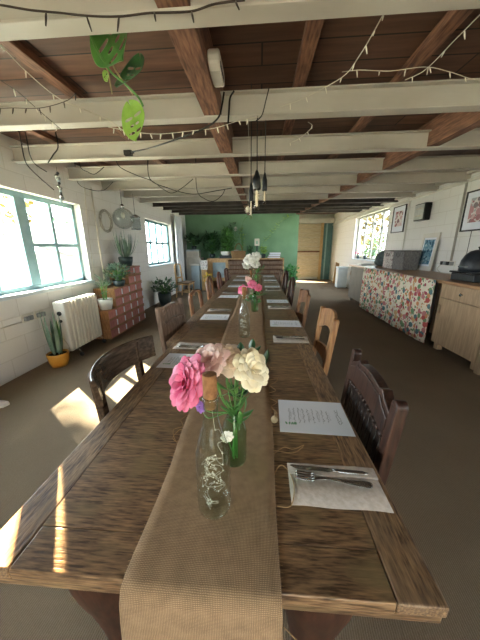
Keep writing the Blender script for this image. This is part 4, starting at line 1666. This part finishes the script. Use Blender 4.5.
# plank and white bins by the passage
t = thing('leaning_board', 'narrow pale board leaning against the wall by the far door', 'board', (3.14, 11.2, 0))
MB().prism([(-.10, 0), (.10, 0), (.10, .80), (-.10, .86)], -.02, .02, 'y', Matrix.Translation((.06, 0, 0)) @ Matrix.Rotation(.06, 4, 'Y')).build('board', pale_wood, t, bevel=.004)
t = thing('white_bin', 'tall white bin against the right wall beyond the counter', 'bin', (3.04, 9.92, 0))
m = MB()
m.prism([(-.17, -.16), (.17, -.16), (.17, .16), (-.17, .16)], 0, .70, 'z')
m.build('bin_body', M('bin_white', '#cfd6d8', '#c2cacc', 4, rough=.4), t, bevel=.03, seg=3)
MB().box(-.185, .185, -.175, .175, .70, .76).build('lid', sill_white, t, bevel=.02)

# ------------------------------------------------------------------ right hand counter
CX, CT = 2.50, .975
t = thing('kitchen_counter', 'long wooden worktop along the right wall', 'worktop', (2.86, 5.0, 0))
MB().box(2.47 - 2.86, XR - 2.86 - .022, 2.35 - 5.0, 7.46 - 5.0, CT - .04, CT).build('counter_board', worktop_wood, t, bevel=.005)
for y in (4.45, 5.4):
    m = MB()
    m.box(.08, .13, y - 5 - .03, y - 5 + .03, 0, CT - .04).box(.33, .38, y - 5 - .03, y - 5 + .03, 0, CT - .04).box(.13, .33, y - 5 - .02, y - 5 + .02, .8, CT - .05)
    m.build('support_frame', pale_wood, t)


def cabinet(label, y0, y1, mat, drawer=True):
    t = thing('base_cabinet', label, 'cabinet', (2.88, (y0 + y1) / 2, 0))
    h = (y1 - y0) / 2
    x0, x1 = CX - 2.88 + .02, XR - 2.88 - .03
    m = MB()
    m.box(x0, x1, -h, -h + .02, .10, CT - .041).box(x0, x1, h - .02, h, .10, CT - .041).box(x0, x1, -h + .02, h - .02, .10, .12).box(x1 - .015, x1, -h + .02, h - .02, .12, CT - .041).box(x0, x1, -h + .02, h - .02, CT - .06, CT - .041)
    m.build('carcass', mat, t, bevel=.002)
    for y in (-h + .06, h - .06):
        MB().box(x0 + .02, x0 + .09, y - .04, y + .04, 0, .10).build('foot', mat, t, bevel=.003)
        MB().box(x1 - .09, x1 - .02, y - .04, y + .04, 0, .10).build('foot', mat, t, bevel=.003)
    dz = CT - .23 if drawer else CT - .05
    d = MB().box(x0 - .02, x0 - .001, -h + .004, h - .004, .105, dz - .004).build('door', mat, t, bevel=.003)
    MB().box(x0 - .034, x0 - .02, h - .07, h - .03, dz - .22, dz - .10).build('handle', M('brushed_pull', '#8a7358', '#9a8366', 9, rough=.4), d, bevel=.004)
    if drawer:
        d = MB().box(x0 - .02, x0 - .001, -h + .004, h - .004, dz, CT - .046).build('drawer', mat, t, bevel=.003)
        T = Matrix.Translation((x0 - .02, 0, (dz + CT - .046) / 2)) @ Matrix.Rotation(-PI / 2, 4, 'Y')
        MB().lathe([(.008, -.002), (.008, .012), (.019, .018), (.021, .026), (.014, .032)], 16, T=T).build('knob', chrome, d)
    return t


cabinet('beech cabinet with a drawer and round chrome knob, nearest on the right', 2.94, 3.74, beech)
tag(MB().box(CX - .005, XR - .03, 2.86, 2.925, 0, CT - .041).build('end_panel', beech, bevel=.003), 'pale wooden panel standing to the floor at the near end of the beech cabinet', 'panel')
cabinet('grey cabinet at the far end of the counter beyond the floral curtain', 6.36, 7.40, grey_cab, False)
t = thing('counter_curtain', 'cream floral cloth curtain hung along the front of the counter', 'curtain', (CX - .062, 5.05, 0))
rows = []
for i in range(7):
    z = .04 + (CT - .005 - .04) * i / 6
    rows.append([Vector(((.010 * math.sin(j * .55) + .006 * math.sin(j * .23 + 1)) * (1 - .8 * (i / 6) ** 2) - .012 * (1 if i < 6 else .2), -1.285 + 2.55 * j / 120, z)) for j in range(121)])
MB().grid(rows).build('printed_cloth', cells_mat('floral_print', ['#b8504a', '#cf8f62', '#6f8f66', '#a8485a', '#d0a878', '#6f8f66', '#55777a', '#c07a7a'], 11, '#e6dcc8', .46), t, solid=.003)
MB().tube([(.004, -1.285, CT - .02), (.004, 1.28, CT - .02)], .006, 6).build('curtain_wire', chrome, t)

ZC = CT + .0006
# picture leaning on the wall
t = thing('framed_picture', 'white framed blue picture leaning on the counter against the wall', 'picture', (3.21, 5.42, ZC))
Tl = Matrix.Rotation(.10, 4, 'Y')
m = MB()
m.box(-.022, 0, -.25, -.185, 0, .70, Tl).box(-.022, 0, .185, .25, 0, .70, Tl).box(-.022, 0, -.185, .185, 0, .085, Tl).box(-.022, 0, -.185, .185, .615, .70, Tl)
m.build('frame', white_paint, t, bevel=.004)
MB().box(-.010, -.002, -.186, .186, .084, .616, Tl).build('mount', paper, t)
MB().box(-.013, -.0095, -.15, .15, .12, .58, Tl).build('print', cells_mat('blue_print', ['#4e7f97', '#7fa6b5', '#2e5a70', '#a8c2c8'], 16, '#6e97a8', .5), t)
# two grey fabric baskets
gb = M('basket_grey', '#625f5d', '#85817d', 30, (1, 1, 1), rough=.9)
gb2 = cells_mat('basket_pale', ['#8e8480', '#b7aca6', '#9d7f80'], 20, '#c7c0b8', .4)
for k, (y, mt, lab) in enumerate(((6.08, gb2, 'pale patterned fabric basket on the counter, left one'), (5.65, gb, 'dark grey fabric basket on the counter beside the leaning picture'))):
    t = thing('fabric_basket', lab, 'basket', (2.98, y, ZC))
    t.scale = (.75, .9, 1.12)
    m = MB()
    m.box(-.2, .2, -.23, .23, 0, .012).box(-.2, -.188, -.23, .23, .012, .33).box(.188, .2, -.23, .23, .012, .33).box(-.188, .188, -.23, -.218, .012, .33).box(-.188, .188, .218, .23, .012, .33)
    m.build('basket_body', mt, t, bevel=.006)
    m = MB()
    m.tube([(-.2, -.23, .33), (.2, -.23, .33), (.2, .23, .33), (-.2, .23, .33)], .009, 6, True)
    m.build('rim', M('rim_dark', '#55504c', '#625c58', 9), t)
    MB().tube(spline([(-.203, -.08, .30), (-.22, -.05, .24), (-.22, .05, .24), (-.203, .08, .30)], 5), .008, 6).build('handle', MATS['rim_dark'], t)
# teal bundled cushion by the window
t = thing('teal_cushion', 'slumped dark teal cushion on the counter beneath the right window', 'cushion', (2.98, 6.58, ZC))
m = MB()
m.ball((0, 0, .19), .19, 18, (1, 1.2, 1.0))
m.ball((0, .23, .10), .10, 14, (1.3, 1.3, 1.0))
m.build('cushion_cover', M('teal_cloth', '#46504f', '#586463', 20, rough=.9, bump=.3), t, subd=1)
t = thing('serving_tray', 'shallow white tray on the counter at its far end', 'tray', (2.82, 7.16, ZC))
m = MB()
m.box(-.2, .2, -.16, .16, 0, .01).box(-.2, -.19, -.16, .16, .01, .04).box(.19, .2, -.16, .16, .01, .04).box(-.19, .19, -.16, -.15, .01, .04).box(-.19, .19, .15, .16, .01, .04)
m.build('tray_body', pot_white, t, bevel=.004)
# black domed oven and its base
t = thing('domed_oven', 'black domed pizza oven on the counter at the right edge', 'oven', (2.85, 3.68, ZC), 0)
MB().prism([(-.24, -.42), (.26, -.42), (.26, .30), (.2, .34), (-.18, .34), (-.24, .28)], 0, .12, 'z').build('base_tray', black_metal, t, bevel=.02)
MB().box(-.25, .27, -.425, .345, .122, .15).build('rim_band', black_plastic, t, bevel=.012)
prof = [(1e-4, .50), (.06, .497), (.13, .475), (.20, .42), (.25, .33), (.27, .22), (.27, .15)]
MB().lathe(prof[::-1], 28, T=Matrix.Translation((.01, .03, 0)) @ Matrix.Diagonal((.9, 1.05, 1, 1))).build('dome', black_metal, t)
MB().lathe([(.02, .495), (.014, .51), (.03, .53), (.025, .545), (1e-4, .55)], 14, (.01, .03, 0)).build('top_knob', black_plastic, t)
m = MB()
for k in range(6):
    m.box(-.245, -.2, -.12 + k * .04, -.10 + k * .04, .22, .24)
m.build('vent_slot', M('vent_grey', '#6a6d70', '#5d6063', 9), t)
MB().tube(spline([(-.25, -.36, .135), (-.31, -.30, .135), (-.31, -.1, .135), (-.25, -.04, .135)], 5), .009, 6).build('handle', chrome, t)
# plugs on the wall by the pipe
t.scale = (.78, .58, .80)
t = thing('power_strip', 'cluster of black and white plugs on the wall left of the black oven', 'socket', (XR, 4.86, 1.14))
MB().box(-.014, 0, -.16, .16, -.045, .045).build('plate', white_plastic, t, bevel=.004)
for k, y in enumerate((-.11, -.03, .05, .12)):
    MB().box(-.06, -.014, y - .025, y + .025, -.03, .03).build('plug', black_plastic if k % 2 else MATS['grey_plug'], t, bevel=.005)
MB().tube(spline([(-.05, .12, -.03), (-.09, .14, -.10), (-.10, .02, -.158), (-.12, -.15, -.158), (-.1, -.35, -.158)], 6), .006, 6).build('cord', wire_white, t)
# items on the right window sill
for k, (y, lab, ptm, fm) in enumerate(((9.35, 'pink flowered pot plant at the far end of the right window', pot_dark, pink), (8.75, 'dark leaved pot plant on the right window sill, second from the far end', pot_dark, leaf_dark), (8.15, 'grey green pot plant in the middle of the right window', pot_white, leaf_grey), (7.62, 'small leafy pot plant at the near end of the right window sill', pot_dark, leaf_grey))):
    pot_plant('sill_plant', lab, (XR + .055, y, 1.0665), ptm, .055, .11, 'bushy', fm, .09, .22, 30, 50 + k, .06, .03, group='pot plants on the right window sill')
for k, (y, z) in enumerate(((9.3, 2.05), (8.9, 2.2), (8.25, 2.15), (7.75, 2.0))):
    t = thing('hanging_ornament', ['dark ornament hung in the right window, farthest one', 'dark ornament hung in the right window, second from the far end', 'dark ornament hung in the right window, third from the far end', 'dark ornament hung in the right window, nearest one'][k], 'ornament', (XR + .04, y, 2.42), group='ornaments hung in the right window')
    MB().tube([(0, 0, 0), (0, 0, z - 2.42)], .003, 5).build('cord', wire_dark, t)
    m = MB()
    zz = z - 2.42
    m.ball((0, 0, zz - .05), .05, 10, (.4, 1, 1))
    m.tube([(0, -.04, zz - .08), (0, -.05, zz - .25)], .009, 6)
    m.tube([(0, .04, zz - .08), (0, .03, zz - .22)], .009, 6)
    m.build('ornament_body', M('ornament_dark', '#4a4f50', '#5c6262', 9, rough=.5), t)


# pictures and box on the right wall
def wall_picture(label, y0, y1, z0, z1, fm, art, fw_=.022, mount=.05):
    t = thing('wall_picture', label, 'picture', (XR, (y0 + y1) / 2, (z0 + z1) / 2))
    h, v = (y1 - y0) / 2, (z1 - z0) / 2
    m = MB()
    m.box(-.025, 0, -h, -h + fw_, -v, v).box(-.025, 0, h - fw_, h, -v, v).box(-.025, 0, -h + fw_, h - fw_, -v, -v + fw_).box(-.025, 0, -h + fw_, h - fw_, v - fw_, v)
    m.build('frame', fm, t, bevel=.003)
    MB().box(-.010, -.001, -h + fw_, h - fw_, -v + fw_, v - fw_).build('mount', paper, t)
    MB().box(-.013, -.0095, -h + fw_ + mount, h - fw_ - mount, -v + fw_ + mount * 1.2, v - fw_ - mount).build('print', art, t)
    return t


wall_picture('small black framed picture of red flowers beside the right window', 6.53, 7.10, 1.76, 2.36, black_plastic, cells_mat('red_flowers', ['#9a6068', '#c9a0a4', '#8a6a70', '#d9c6c6'], 9, '#e3dcd9', .5), .02, .10)
wall_picture('large black framed print of red blooms high on the right wall', 3.95, 4.74, 1.65, 2.25, black_plastic, cells_mat('red_blooms', ['#a8757b', '#d0b0b2', '#8d8084', '#bf8f94', '#a9aeb2'], 10, '#dcd6d6', .55, seed=(3, 1, 2)), .022, .09)
t = thing('wall_heater', 'small chrome and black box lamp mounted on the right wall', 'lamp', (XR, 5.79, 2.09))
MB().box(-.13, 0, -.17, .17, -.16, .16).build('housing', black_plastic, t, bevel=.012)
MB().box(-.14, -.13, -.15, .15, -.14, .14).build('front_grille', M('grille_grey', '#c6c7c2', '#aeb0ac', 12, rough=.3), t, bevel=.01)
MB().tube([(-.143, -.10, -.07), (-.143, .10, -.07)], .012, 8).build('element', bulb_mat, t)
MB().tube([(-.143, -.10, .06), (-.143, .10, .06)], .012, 8).build('element', bulb_mat, t)
tag(MB().tube([(XR - .015, 6.42, CT + .01), (XR - .015, 6.42, 2.42)], .014, 8).build('conduit', white_paint), 'thin vertical conduit on the right wall beside the small picture', 'conduit')
tag(MB().tube([(XR - .018, 4.80, 1.185), (XR - .018, 4.80, 2.42)], .018, 8).build('conduit', M('pipe_grey', '#b3aea4', '#a39e94', 6)), 'grey vertical conduit on the right wall beside the large print', 'conduit')
tag(MB().tube([(XR - .008, 4.50, 1.66), (XR - .008, 4.50, 1.0)], .004, 6).build('picture_cable', cable_black), 'thin cable hanging below the large print', 'cable')

# ------------------------------------------------------------------ ceiling things
t = thing('emergency_light', 'white oblong plastic light fixed to the ceiling joist', 'light', (-.257, 1.78, zb(1.79) + .075))
m = MB()
poly = []
for k in range(20):
    a = 2 * PI * k / 20
    poly.append((.135 * (1 if math.sin(a) >= 0 else -1) * abs(math.sin(a)) ** .55, .05 * (1 if math.cos(a) >= 0 else -1) * abs(math.cos(a)) ** .55))
m.prism(poly, -.035, .035, 'x')
m.build('housing', white_plastic, t, bevel=.012, seg=3)
t.scale = (.9, .88, .88)
m = MB()
for k in range(5):
    m.box(.035, .0375, -.085 + .034 * k, -.062 + .034 * k, -.035, -.005)
m.build('vent_slot', black_plastic, t)
MB().box(-.03, .03, -.075, .075, -.0525, -.05).build('lens', M('grey_lens', '#c0bcb0', '#b3afa3', 9), t, bevel=.002)


def pendant(label, top, z_s, R=.03, bulbs=1, drop_pts=None, bl=.14):
    t = thing('pendant_lamp', label, 'lamp', top, group='bare bulb pendants over the table')
    h = z_s - top[2]
    MB().tube(spline(drop_pts, 6) if drop_pts else [(0, 0, 0), (0, 0, h + .02)], .0035, 6).build('cord', cable_black, t)
    MB().lathe([(.004, h + .05), (R * .45, h + .035), (R * .7, h + .01), (R, h - .01), (R, h - .085), (R * .86, h - .09)][::-1], 16).build('socket', black_plastic, t)
    MB().lathe([(1e-4, h - .10 - bl), (R * .6, h - .095 - bl), (R * .72, h - .08 - bl), (R * .72, h - .13), (R * .5, h - .10), (R * .5, h - .085)], 16).build('glass_bulb', thin_glass('bulb_glass', '#fdf8ee', .9, .05), t)
    MB().lathe([(1e-4, h - .07 - bl), (R * .32, h - .065 - bl), (R * .32, h - .12), (R * .2, h - .09)], 10).build('filament_tube', M('warm_tube', '#efe6d2', '#f4ede0', 9, rough=.4), t)
    return t


pendant('black socket pendant with a tubular bulb, largest and nearest of the hanging bulbs', (-.028, 2.19, zb(2.19)), 1.93, .030, drop_pts=[(0, 0, 0), (.0, 0, -.1), (.002, 0, 1.95 - zb(2.19))])
pendant('smaller black socket pendant right of the largest hanging bulb', (.035, 2.36, zd(2.36)), 1.955, .021, bl=.10)
pendant('thin pendant bulb hanging just left of the largest one', (-.075, 2.30, zd(2.3)), 1.87, .017, bl=.13)
t = thing('dried_flower', 'tiny white dried bloom dangling below the hanging bulbs', 'ornament', (-.095, 2.22, zb(2.267) + .003))
MB().tube([(0, 0, .0), (0.008, 0, -.3), (0, 0, -.62)], .0012, 5).build('thread', wire_white, t)
m = MB()
r = random.Random(61)
for k in range(16):
    leaf(m, (0, 0, -.63), (r.uniform(-1, 1), r.uniform(-1, 1), r.uniform(-1, 1)), .03, .018, .2)
m.build('petals', whitep, t, solid=.0008)


def lights(label, pts, wmat, bmat, step, rad=.003, blen=.035, br=.0035, nsub=8, seed=1, hang=1.0):
    p0 = Vector(pts[0])
    t = thing('fairy_lights', label, 'string lights', p0, group='strings of fairy lights under the ceiling')
    P = spline([Vector(p) - p0 for p in pts], nsub)
    MB().tube(P, rad, 6).build('wire', wmat, t)
    r = random.Random(seed)
    acc_, nxt = 0, step * .6
    for a, b in zip(P[:-1], P[1:]):
        L_ = (b - a).length
        while acc_ + L_ > nxt:
            q = a + (b - a) * ((nxt - acc_) / L_)
            d = Vector((r.uniform(-.5, .5), r.uniform(-.5, .5), -hang)).normalized()
            MB().tube([q, q + d * blen * .4, q + d * blen], [br * .9, br * 1.25, br * .7], 6).build('bulb', bmat, t)
            nxt += step * r.uniform(.8, 1.2)
        acc_ += L_
    return t


def on(pxs, Y=None, Z=None):
    return [at(x, y, Y=Y, Z=Z) for x, y in pxs]


lights('dark wired fairy lights looped under the nearest ceiling beam', on([(-30, 2), (0, 5), (30, 10), (60, 13), (90, 16), (120, 16.5), (150, 13), (190, 11.5), (215, 4), (245, 0)], Z=2.292), wire_dark, wire_dark, .15, .004, .045, seed=1)
lights('pale fairy lights running diagonally at the upper left of the ceiling', [at(-25, 18, Z=2.42), at(0, 44, Z=2.38), at(30, 75, Z=2.33), at(60, 99, Z=2.31), at(90, 112, Z=2.31), at(115, 124, Z=2.31), at(135, 142, Z=2.31)], wire_white, bulb_mat, .16, .003, .03, seed=2)
lights('fairy lights with white bulbs hung along the second ceiling beam', [at(108, 127, Y=2.13), at(135, 132, Y=2.13), at(160, 134, Y=2.13), at(190, 131, Y=2.13), at(215, 128, Y=2.13), at(238, 121, Y=2.13), at(258, 117, Y=2.13)], wire_white, bulb_mat, .075, .0025, .034, .0045, seed=3)
lights('pale fairy lights running diagonally at the upper middle right of the ceiling', [at(390, 4, Z=2.34), at(383, 15, Z=2.36), at(372, 35, Z=2.38), at(360, 55, Z=2.39), at(345, 75, Z=2.38), at(320, 90, Z=2.37), at(300, 100, Z=2.36), at(280, 107, Z=2.35)], wire_white, bulb_mat, .12, .0022, .034, .003, seed=4)
lights('pale fairy lights running diagonally at the upper right corner of the ceiling', [at(500, -4, Z=2.36), at(480, 15, Z=2.38), at(455, 40, Z=2.4), at(425, 70, Z=2.42), at(405, 80, Z=2.43)], wire_white, bulb_mat, .13, .0024, .034, .003, seed=5)
lights('fairy lights swagged across the boards between the two right diagonals', [at(342, 72, Z=2.42), at(360, 70, Z=2.42), at(390, 71, Z=2.42), at(425, 67, Z=2.42), at(450, 72, Z=2.42), at(472, 79, Z=2.42), at(500, 84, Z=2.42)], wire_white, bulb_mat, .14, .002, .034, .003, seed=6)
lights('fairy lights sagging between the second and third beams on the left', [at(-20, 110, Z=2.3), at(10, 108, Z=2.29), at(40, 108, Z=2.29), at(66, 101, Z=2.3), at(76, 93, Z=2.32)], wire_dark, wire_dark, .10, .0025, .035, seed=7)
lights('dark fairy lights hanging diagonally from the left end of the second beam', [at(0, 80, Z=2.34), at(18, 92, Z=2.31), at(35, 107, Z=2.3), at(50, 120, Z=2.3), at(62, 130, Z=2.31)], wire_dark, bulb_mat, .10, .0025, .035, seed=8)
lights('pale fairy lights along the upper right, crossing the third beam', [at(308, 122, Y=2.6), at(312, 127, Y=2.65), at(300, 138, Y=2.75), at(290, 143, Y=2.8)], wire_white, bulb_mat, .09, .0025, .03, seed=9)


BY = (1.36, 2.267, 3.12, 3.99, 4.81, 5.57)


def cable(name, label, pts, mat=None, rad=.006, cat='cable'):
    if name == 'dark_cable':      # stapled to the boards above
        p = pts[0]
        pts = [Vector((p.x, p.y, zd(p.y) - .004))] + list(pts)
    return tag(MB().tube(spline(pts, 8), rad, 7).build(name, mat or cable_black), label, cat)


cable('black_cable', 'black cable from the white ceiling light down to the second beam', [at(224, 92, Y=2.10), at(222, 105, Y=2.10), at(218, 118, Y=2.10), at(205, 128, Y=2.12), at(180, 138, Y=2.2), at(150, 148, Y=2.5), at(131, 152, Y=2.62)])
cable('black_cable', 'short black cable draped over the second beam beside the joist', [at(234, 91, Y=2.155), at(230, 98, Y=2.155), at(229, 110, Y=2.14), at(228, 124, Y=2.14)])
cable('black_cable', 'thin dark cable draped over the second beam above the pendants', [at(269, 88, Y=2.155), at(266, 100, Y=2.15), at(262, 115, Y=2.14), at(256, 121, Y=2.14)], rad=.004)
t = thing('plug_adaptor', 'small dark plug block hanging on the cable at the third beam', 'plug', at(129, 153, Y=2.64))
MB().box(-.045, .03, -.02, .02, -.022, .022).build('block', cable_black, t, bevel=.006)
MB().bar((.03, 0, 0), (.05, 0, .004), .016, .016).build('strain_relief', cable_black, t, bevel=.003)
cable('dark_cable', 'dark cable looping below the fourth and fifth beams on the left', [at(118, 165, Y=3.5), at(136, 175, Y=3.6), at(152, 181, Y=3.7), at(163, 189, Y=3.8), at(172, 193, Y=3.85), at(182, 188, Y=3.85), at(193, 179, Y=3.8)], rad=.005)
cable('dark_cable', 'long dark cable sagging under the middle beams towards the joist', [at(150, 179, Y=3.8), at(168, 188, Y=3.9), at(185, 193, Y=4.0), at(197, 194, Y=4.0), at(215, 191, Y=4.0), at(232, 188, Y=4.0)], rad=.006)
cable('dark_cable', 'dark cable loop hanging below the long sagging cable', [at(197, 190, Y=4.02), at(205, 199, Y=4.02), at(214, 201, Y=4.02), at(222, 195, Y=4.02), at(225, 189, Y=4.02)], rad=.005)
cable('dark_cable', 'dark cable hanging in a loop under the beams at the far left', [at(80, 166, Y=3.3), at(88, 172, Y=3.35), at(95, 174, Y=3.4), at(104, 167, Y=3.4)], rad=.005)
cable('dark_cable', 'dark cable drooping on the left below the third and fourth beams', [at(78, 183, Y=4.0), at(92, 190, Y=4.1), at(104, 190, Y=4.1), at(113, 182, Y=4.1)], rad=.005)
cable('dark_cable', 'dark cable dropping from the boards at the left end of the third beam', [at(22, 147, Y=2.9), at(24, 157, Y=2.9), at(28, 166, Y=3.0), at(40, 178, Y=3.1), at(54, 190, Y=3.2)], rad=.006)
cable('dark_cable', 'second dark cable dropping beside it at the left end of the third beam', [at(28, 146, Y=2.93), at(30, 155, Y=2.93), at(35, 164, Y=3.0), at(47, 172, Y=3.1)], rad=.005)
cable('dark_cable', 'straight dark cable slanting across the third beam on the left', [at(58, 147, Y=2.98), at(53, 155, Y=2.98), at(48, 163, Y=2.98)], rad=.006)


# cheese plant shoot hanging through the boards
def monstera_leaf(mb, p, d, L, W, side, holes=4):
    T = Matrix.Translation(Vector(p)) @ frame_from(d, side)
    NR = 15

    def pt(t, u):
        # heart shaped outline
        w = W * .5 * max(0.02, (math.sin(PI * min(1, t ** .72)) ** .75))
        back = -.10 * L * (abs(u) ** 2) * max(0, 1 - t * 3)
        return T @ Vector((u * w, L * t + back, -.22 * L * t * t + .08 * w * abs(u) - .08 * W * u * u))
    us = [-1, -.72, -.4, -.06, 0, .06, .4, .72, 1]
    idx = {}
    vs, fs = [], []
    for i in range(NR + 1):
        for j, u in enumerate(us):
            idx[i, j] = len(vs)
            vs.append(pt(i / NR, u))
    for i in range(NR):
        for j in range(len(us) - 1):
            # slits between the veins and open edges, as this plant has
            hole = (j in (1, 2, 5, 6)) and (i % 3 == 1) and 2 < i < NR - 1
            if (j in (2, 5) and i % 3 == 1 and 2 < i < NR - 2) or (j in (1, 6) and i % 6 == 4 and i < NR - 2):
                continue
            fs.append((idx[i, j], idx[i, j + 1], idx[i + 1, j + 1], idx[i + 1, j]))
    mb.add(vs, fs, True)


py = 1.56
base = at(92, 30, Y=py)
t = thing('cheese_plant', 'green cheese plant shoot with holed leaves hanging from the ceiling boards', 'plant', base)
b_ = base
stem_pts = [(84, 10), (90, 34), (98, 52), (104, 62), (112, 73), (124, 83), (138, 97), (143, 106)]
MB().tube(spline([Vector((at(84, 10, Y=py).x, py, zd(py))) - b_] + [at(x, y, Y=py) - b_ for x, y in stem_pts], 6), .0055, 7).build('stem', stem_green, t)
MB().tube(spline([at(x, y, Y=py + .03) - b_ for x, y in ((94, 36), (102, 60), (108, 72), (112, 94))], 6), .004, 6).build('aerial_root', stem_brown, t)
MB().tube(spline([at(x, y, Y=py + .03) - b_ for x, y in ((108, 55), (118, 74), (130, 90), (133, 95))], 6), .0045, 6).build('aerial_root', stem_brown, t)
for k, (a, b, w, yy, mt) in enumerate((((100, 24), (132, 69), .27, py + .02, leaf_mid), ((140, 58), (128, 96), .17, py + .05, leaf_dark), ((130, 105), (144, 145), .15, py - .03, leaf_lime), ((104, 72), (114, 88), .04, py, leaf_lime))):
    p, q = at(*a, Y=yy) - b_, at(*b, Y=yy) - b_
    m = MB()
    monstera_leaf(m, p, q - p + Vector((0, -.03, 0)), (q - p).length * 1.1, w, Vector((1, -.25, .5 if k != 2 else .1)))
    m.build('leaf', mt, t, solid=.0015, subd=1)

# ------------------------------------------------------------------ outdoors, seen through the panes
struct('ground', MB().box(-40, 40, -30, 45, -.5, -.125), M('outdoor_ground', '#b9b4a4', '#a3a08c', 2, rough=.9))
t = thing('garden_shed', 'pale shed with a grey sloping roof outside the left window', 'shed', (-6.9, 9.6, -.12))
MB().box(-1.2, 1.2, -2.2, 2.2, 0, 1.45).build('shed_wall', M('shed_white', '#8d8b85', '#7b7973', 4), t)
m = MB()
m.prism([(1.45, 1.35), (1.45, 1.43), (-1.5, 2.35), (-1.5, 2.27)], -2.4, 2.4, 'y')
m.build('shed_roof', M('shed_roof_grey', '#4a4743', '#33312f', 6, (1, 6, 1)), t)


def tree(label, x, y, h, R, seed, lm, n=420):
    t = thing('garden_tree', label, 'tree', (x, y, -.125), group='trees outside the windows')
    MB().tube([(0, 0, 0), (.05, .03, h * .4), (0, 0, h * .75)], [.14, .1, .06], 8).build('trunk', stem_brown, t)
    r = random.Random(seed)
    m = MB()
    for k in range(n):
        v = Vector((r.gauss(0, 1), r.gauss(0, 1), r.gauss(0, 1))).normalized() * R * r.uniform(.35, 1)
        leaf(m, v + Vector((0, 0, h * .75)), (r.uniform(-1, 1), r.uniform(-1, 1), r.uniform(-1, .3)), R * .22, R * .12, .3, n=3)
    m.build('crown', lm, t)


tree('added tall tree blocking sun from the left window, behind the pale shed', -11.67, 8.6, 15.4, .78, 11, leaf_mid, 1500)  # added crown, keeps sun off the nearer panes of the left window
tree('added tall tree blocking sun from the far left window', -11.67, 14.0, 15.4, 1.05, 12, leaf_mid, 1500)  # added to stop sun patches coming through the far left window
yl = M('leaf_yellow', '#5f5420', '#7a6a2c', 9)
tree('yellow green tree outside the left window beyond the shed roof', -15.5, 15.5, 5.4, 2.2, 1, yl)
tree('green tree outside the left window farther along the garden', -14.5, 21.5, 4.6, 2.0, 2, leaf_mid)
tree('tree with yellow green leaves outside the right window', 5.9, 14.6, 3.2, 1.7, 3, yl, 700)
tree('small green tree close outside the right window', 5.0, 11.6, 2.0, .8, 4, leaf_dark, 320)

# ------------------------------------------------------------------ light
SUN = Vector((.88, -.66, -1.0)).normalized()
L = bpy.data.lights.new('sun', 'SUN')
L.energy = 50
L.color = (1.0, .88, .68)
L.angle = .012
o = bpy.data.objects.new('sun', L)
o.rotation_euler = SUN.to_track_quat('-Z', 'Y').to_euler()
o.location = (-6, 8, 7)
col.objects.link(o)
# added spot standing in for sunlight on the table's near left corner
L = bpy.data.lights.new('corner_spot', 'SPOT')
L.energy = 520000
L.color = (1.0, .62, .28)
L.spot_size = .05
L.spot_blend = .05
L.shadow_soft_size = .03
o = bpy.data.objects.new('corner_spot', L)
tgt = Vector((-.62, .05, .75))
o.location = (-8.29, 10.9, 4.08)
o.rotation_euler = (tgt - o.location).to_track_quat('-Z', 'Y').to_euler()
col.objects.link(o)
w = bpy.data.worlds.new('sky')
scene.world = w
w.use_nodes = True
nt = w.node_tree
bg = nt.nodes['Background']
tc = nt.nodes.new('ShaderNodeTexCoord')
sp = nt.nodes.new('ShaderNodeSeparateXYZ')
nt.links.new(tc.outputs['Generated'], sp.inputs[0])
rp = nt.nodes.new('ShaderNodeValToRGB')
rp.color_ramp.elements[0].position = .48
rp.color_ramp.elements[0].color = (.97, .98, 1.0, 1)
rp.color_ramp.elements[1].position = .85
rp.color_ramp.elements[1].color = (.80, .90, 1.0, 1)
mp = nt.nodes.new('ShaderNodeMath')
mp.operation = 'MULTIPLY_ADD'
mp.inputs[1].default_value = .5
mp.inputs[2].default_value = .5
nt.links.new(sp.outputs['Z'], mp.inputs[0])
nt.links.new(mp.outputs[0], rp.inputs[0])
nt.links.new(rp.outputs[0], bg.inputs['Color'])
bg.inputs['Strength'].default_value = 9.0

vs = scene.view_settings
vs.view_transform = 'Standard'
vs.look = 'None'
vs.exposure = 0.9
vs.gamma = 1.0
scene.cycles.max_bounces = 10
scene.cycles.diffuse_bounces = 6
scene.cycles.transparent_max_bounces = 16
scene.cycles.sample_clamp_indirect = 8
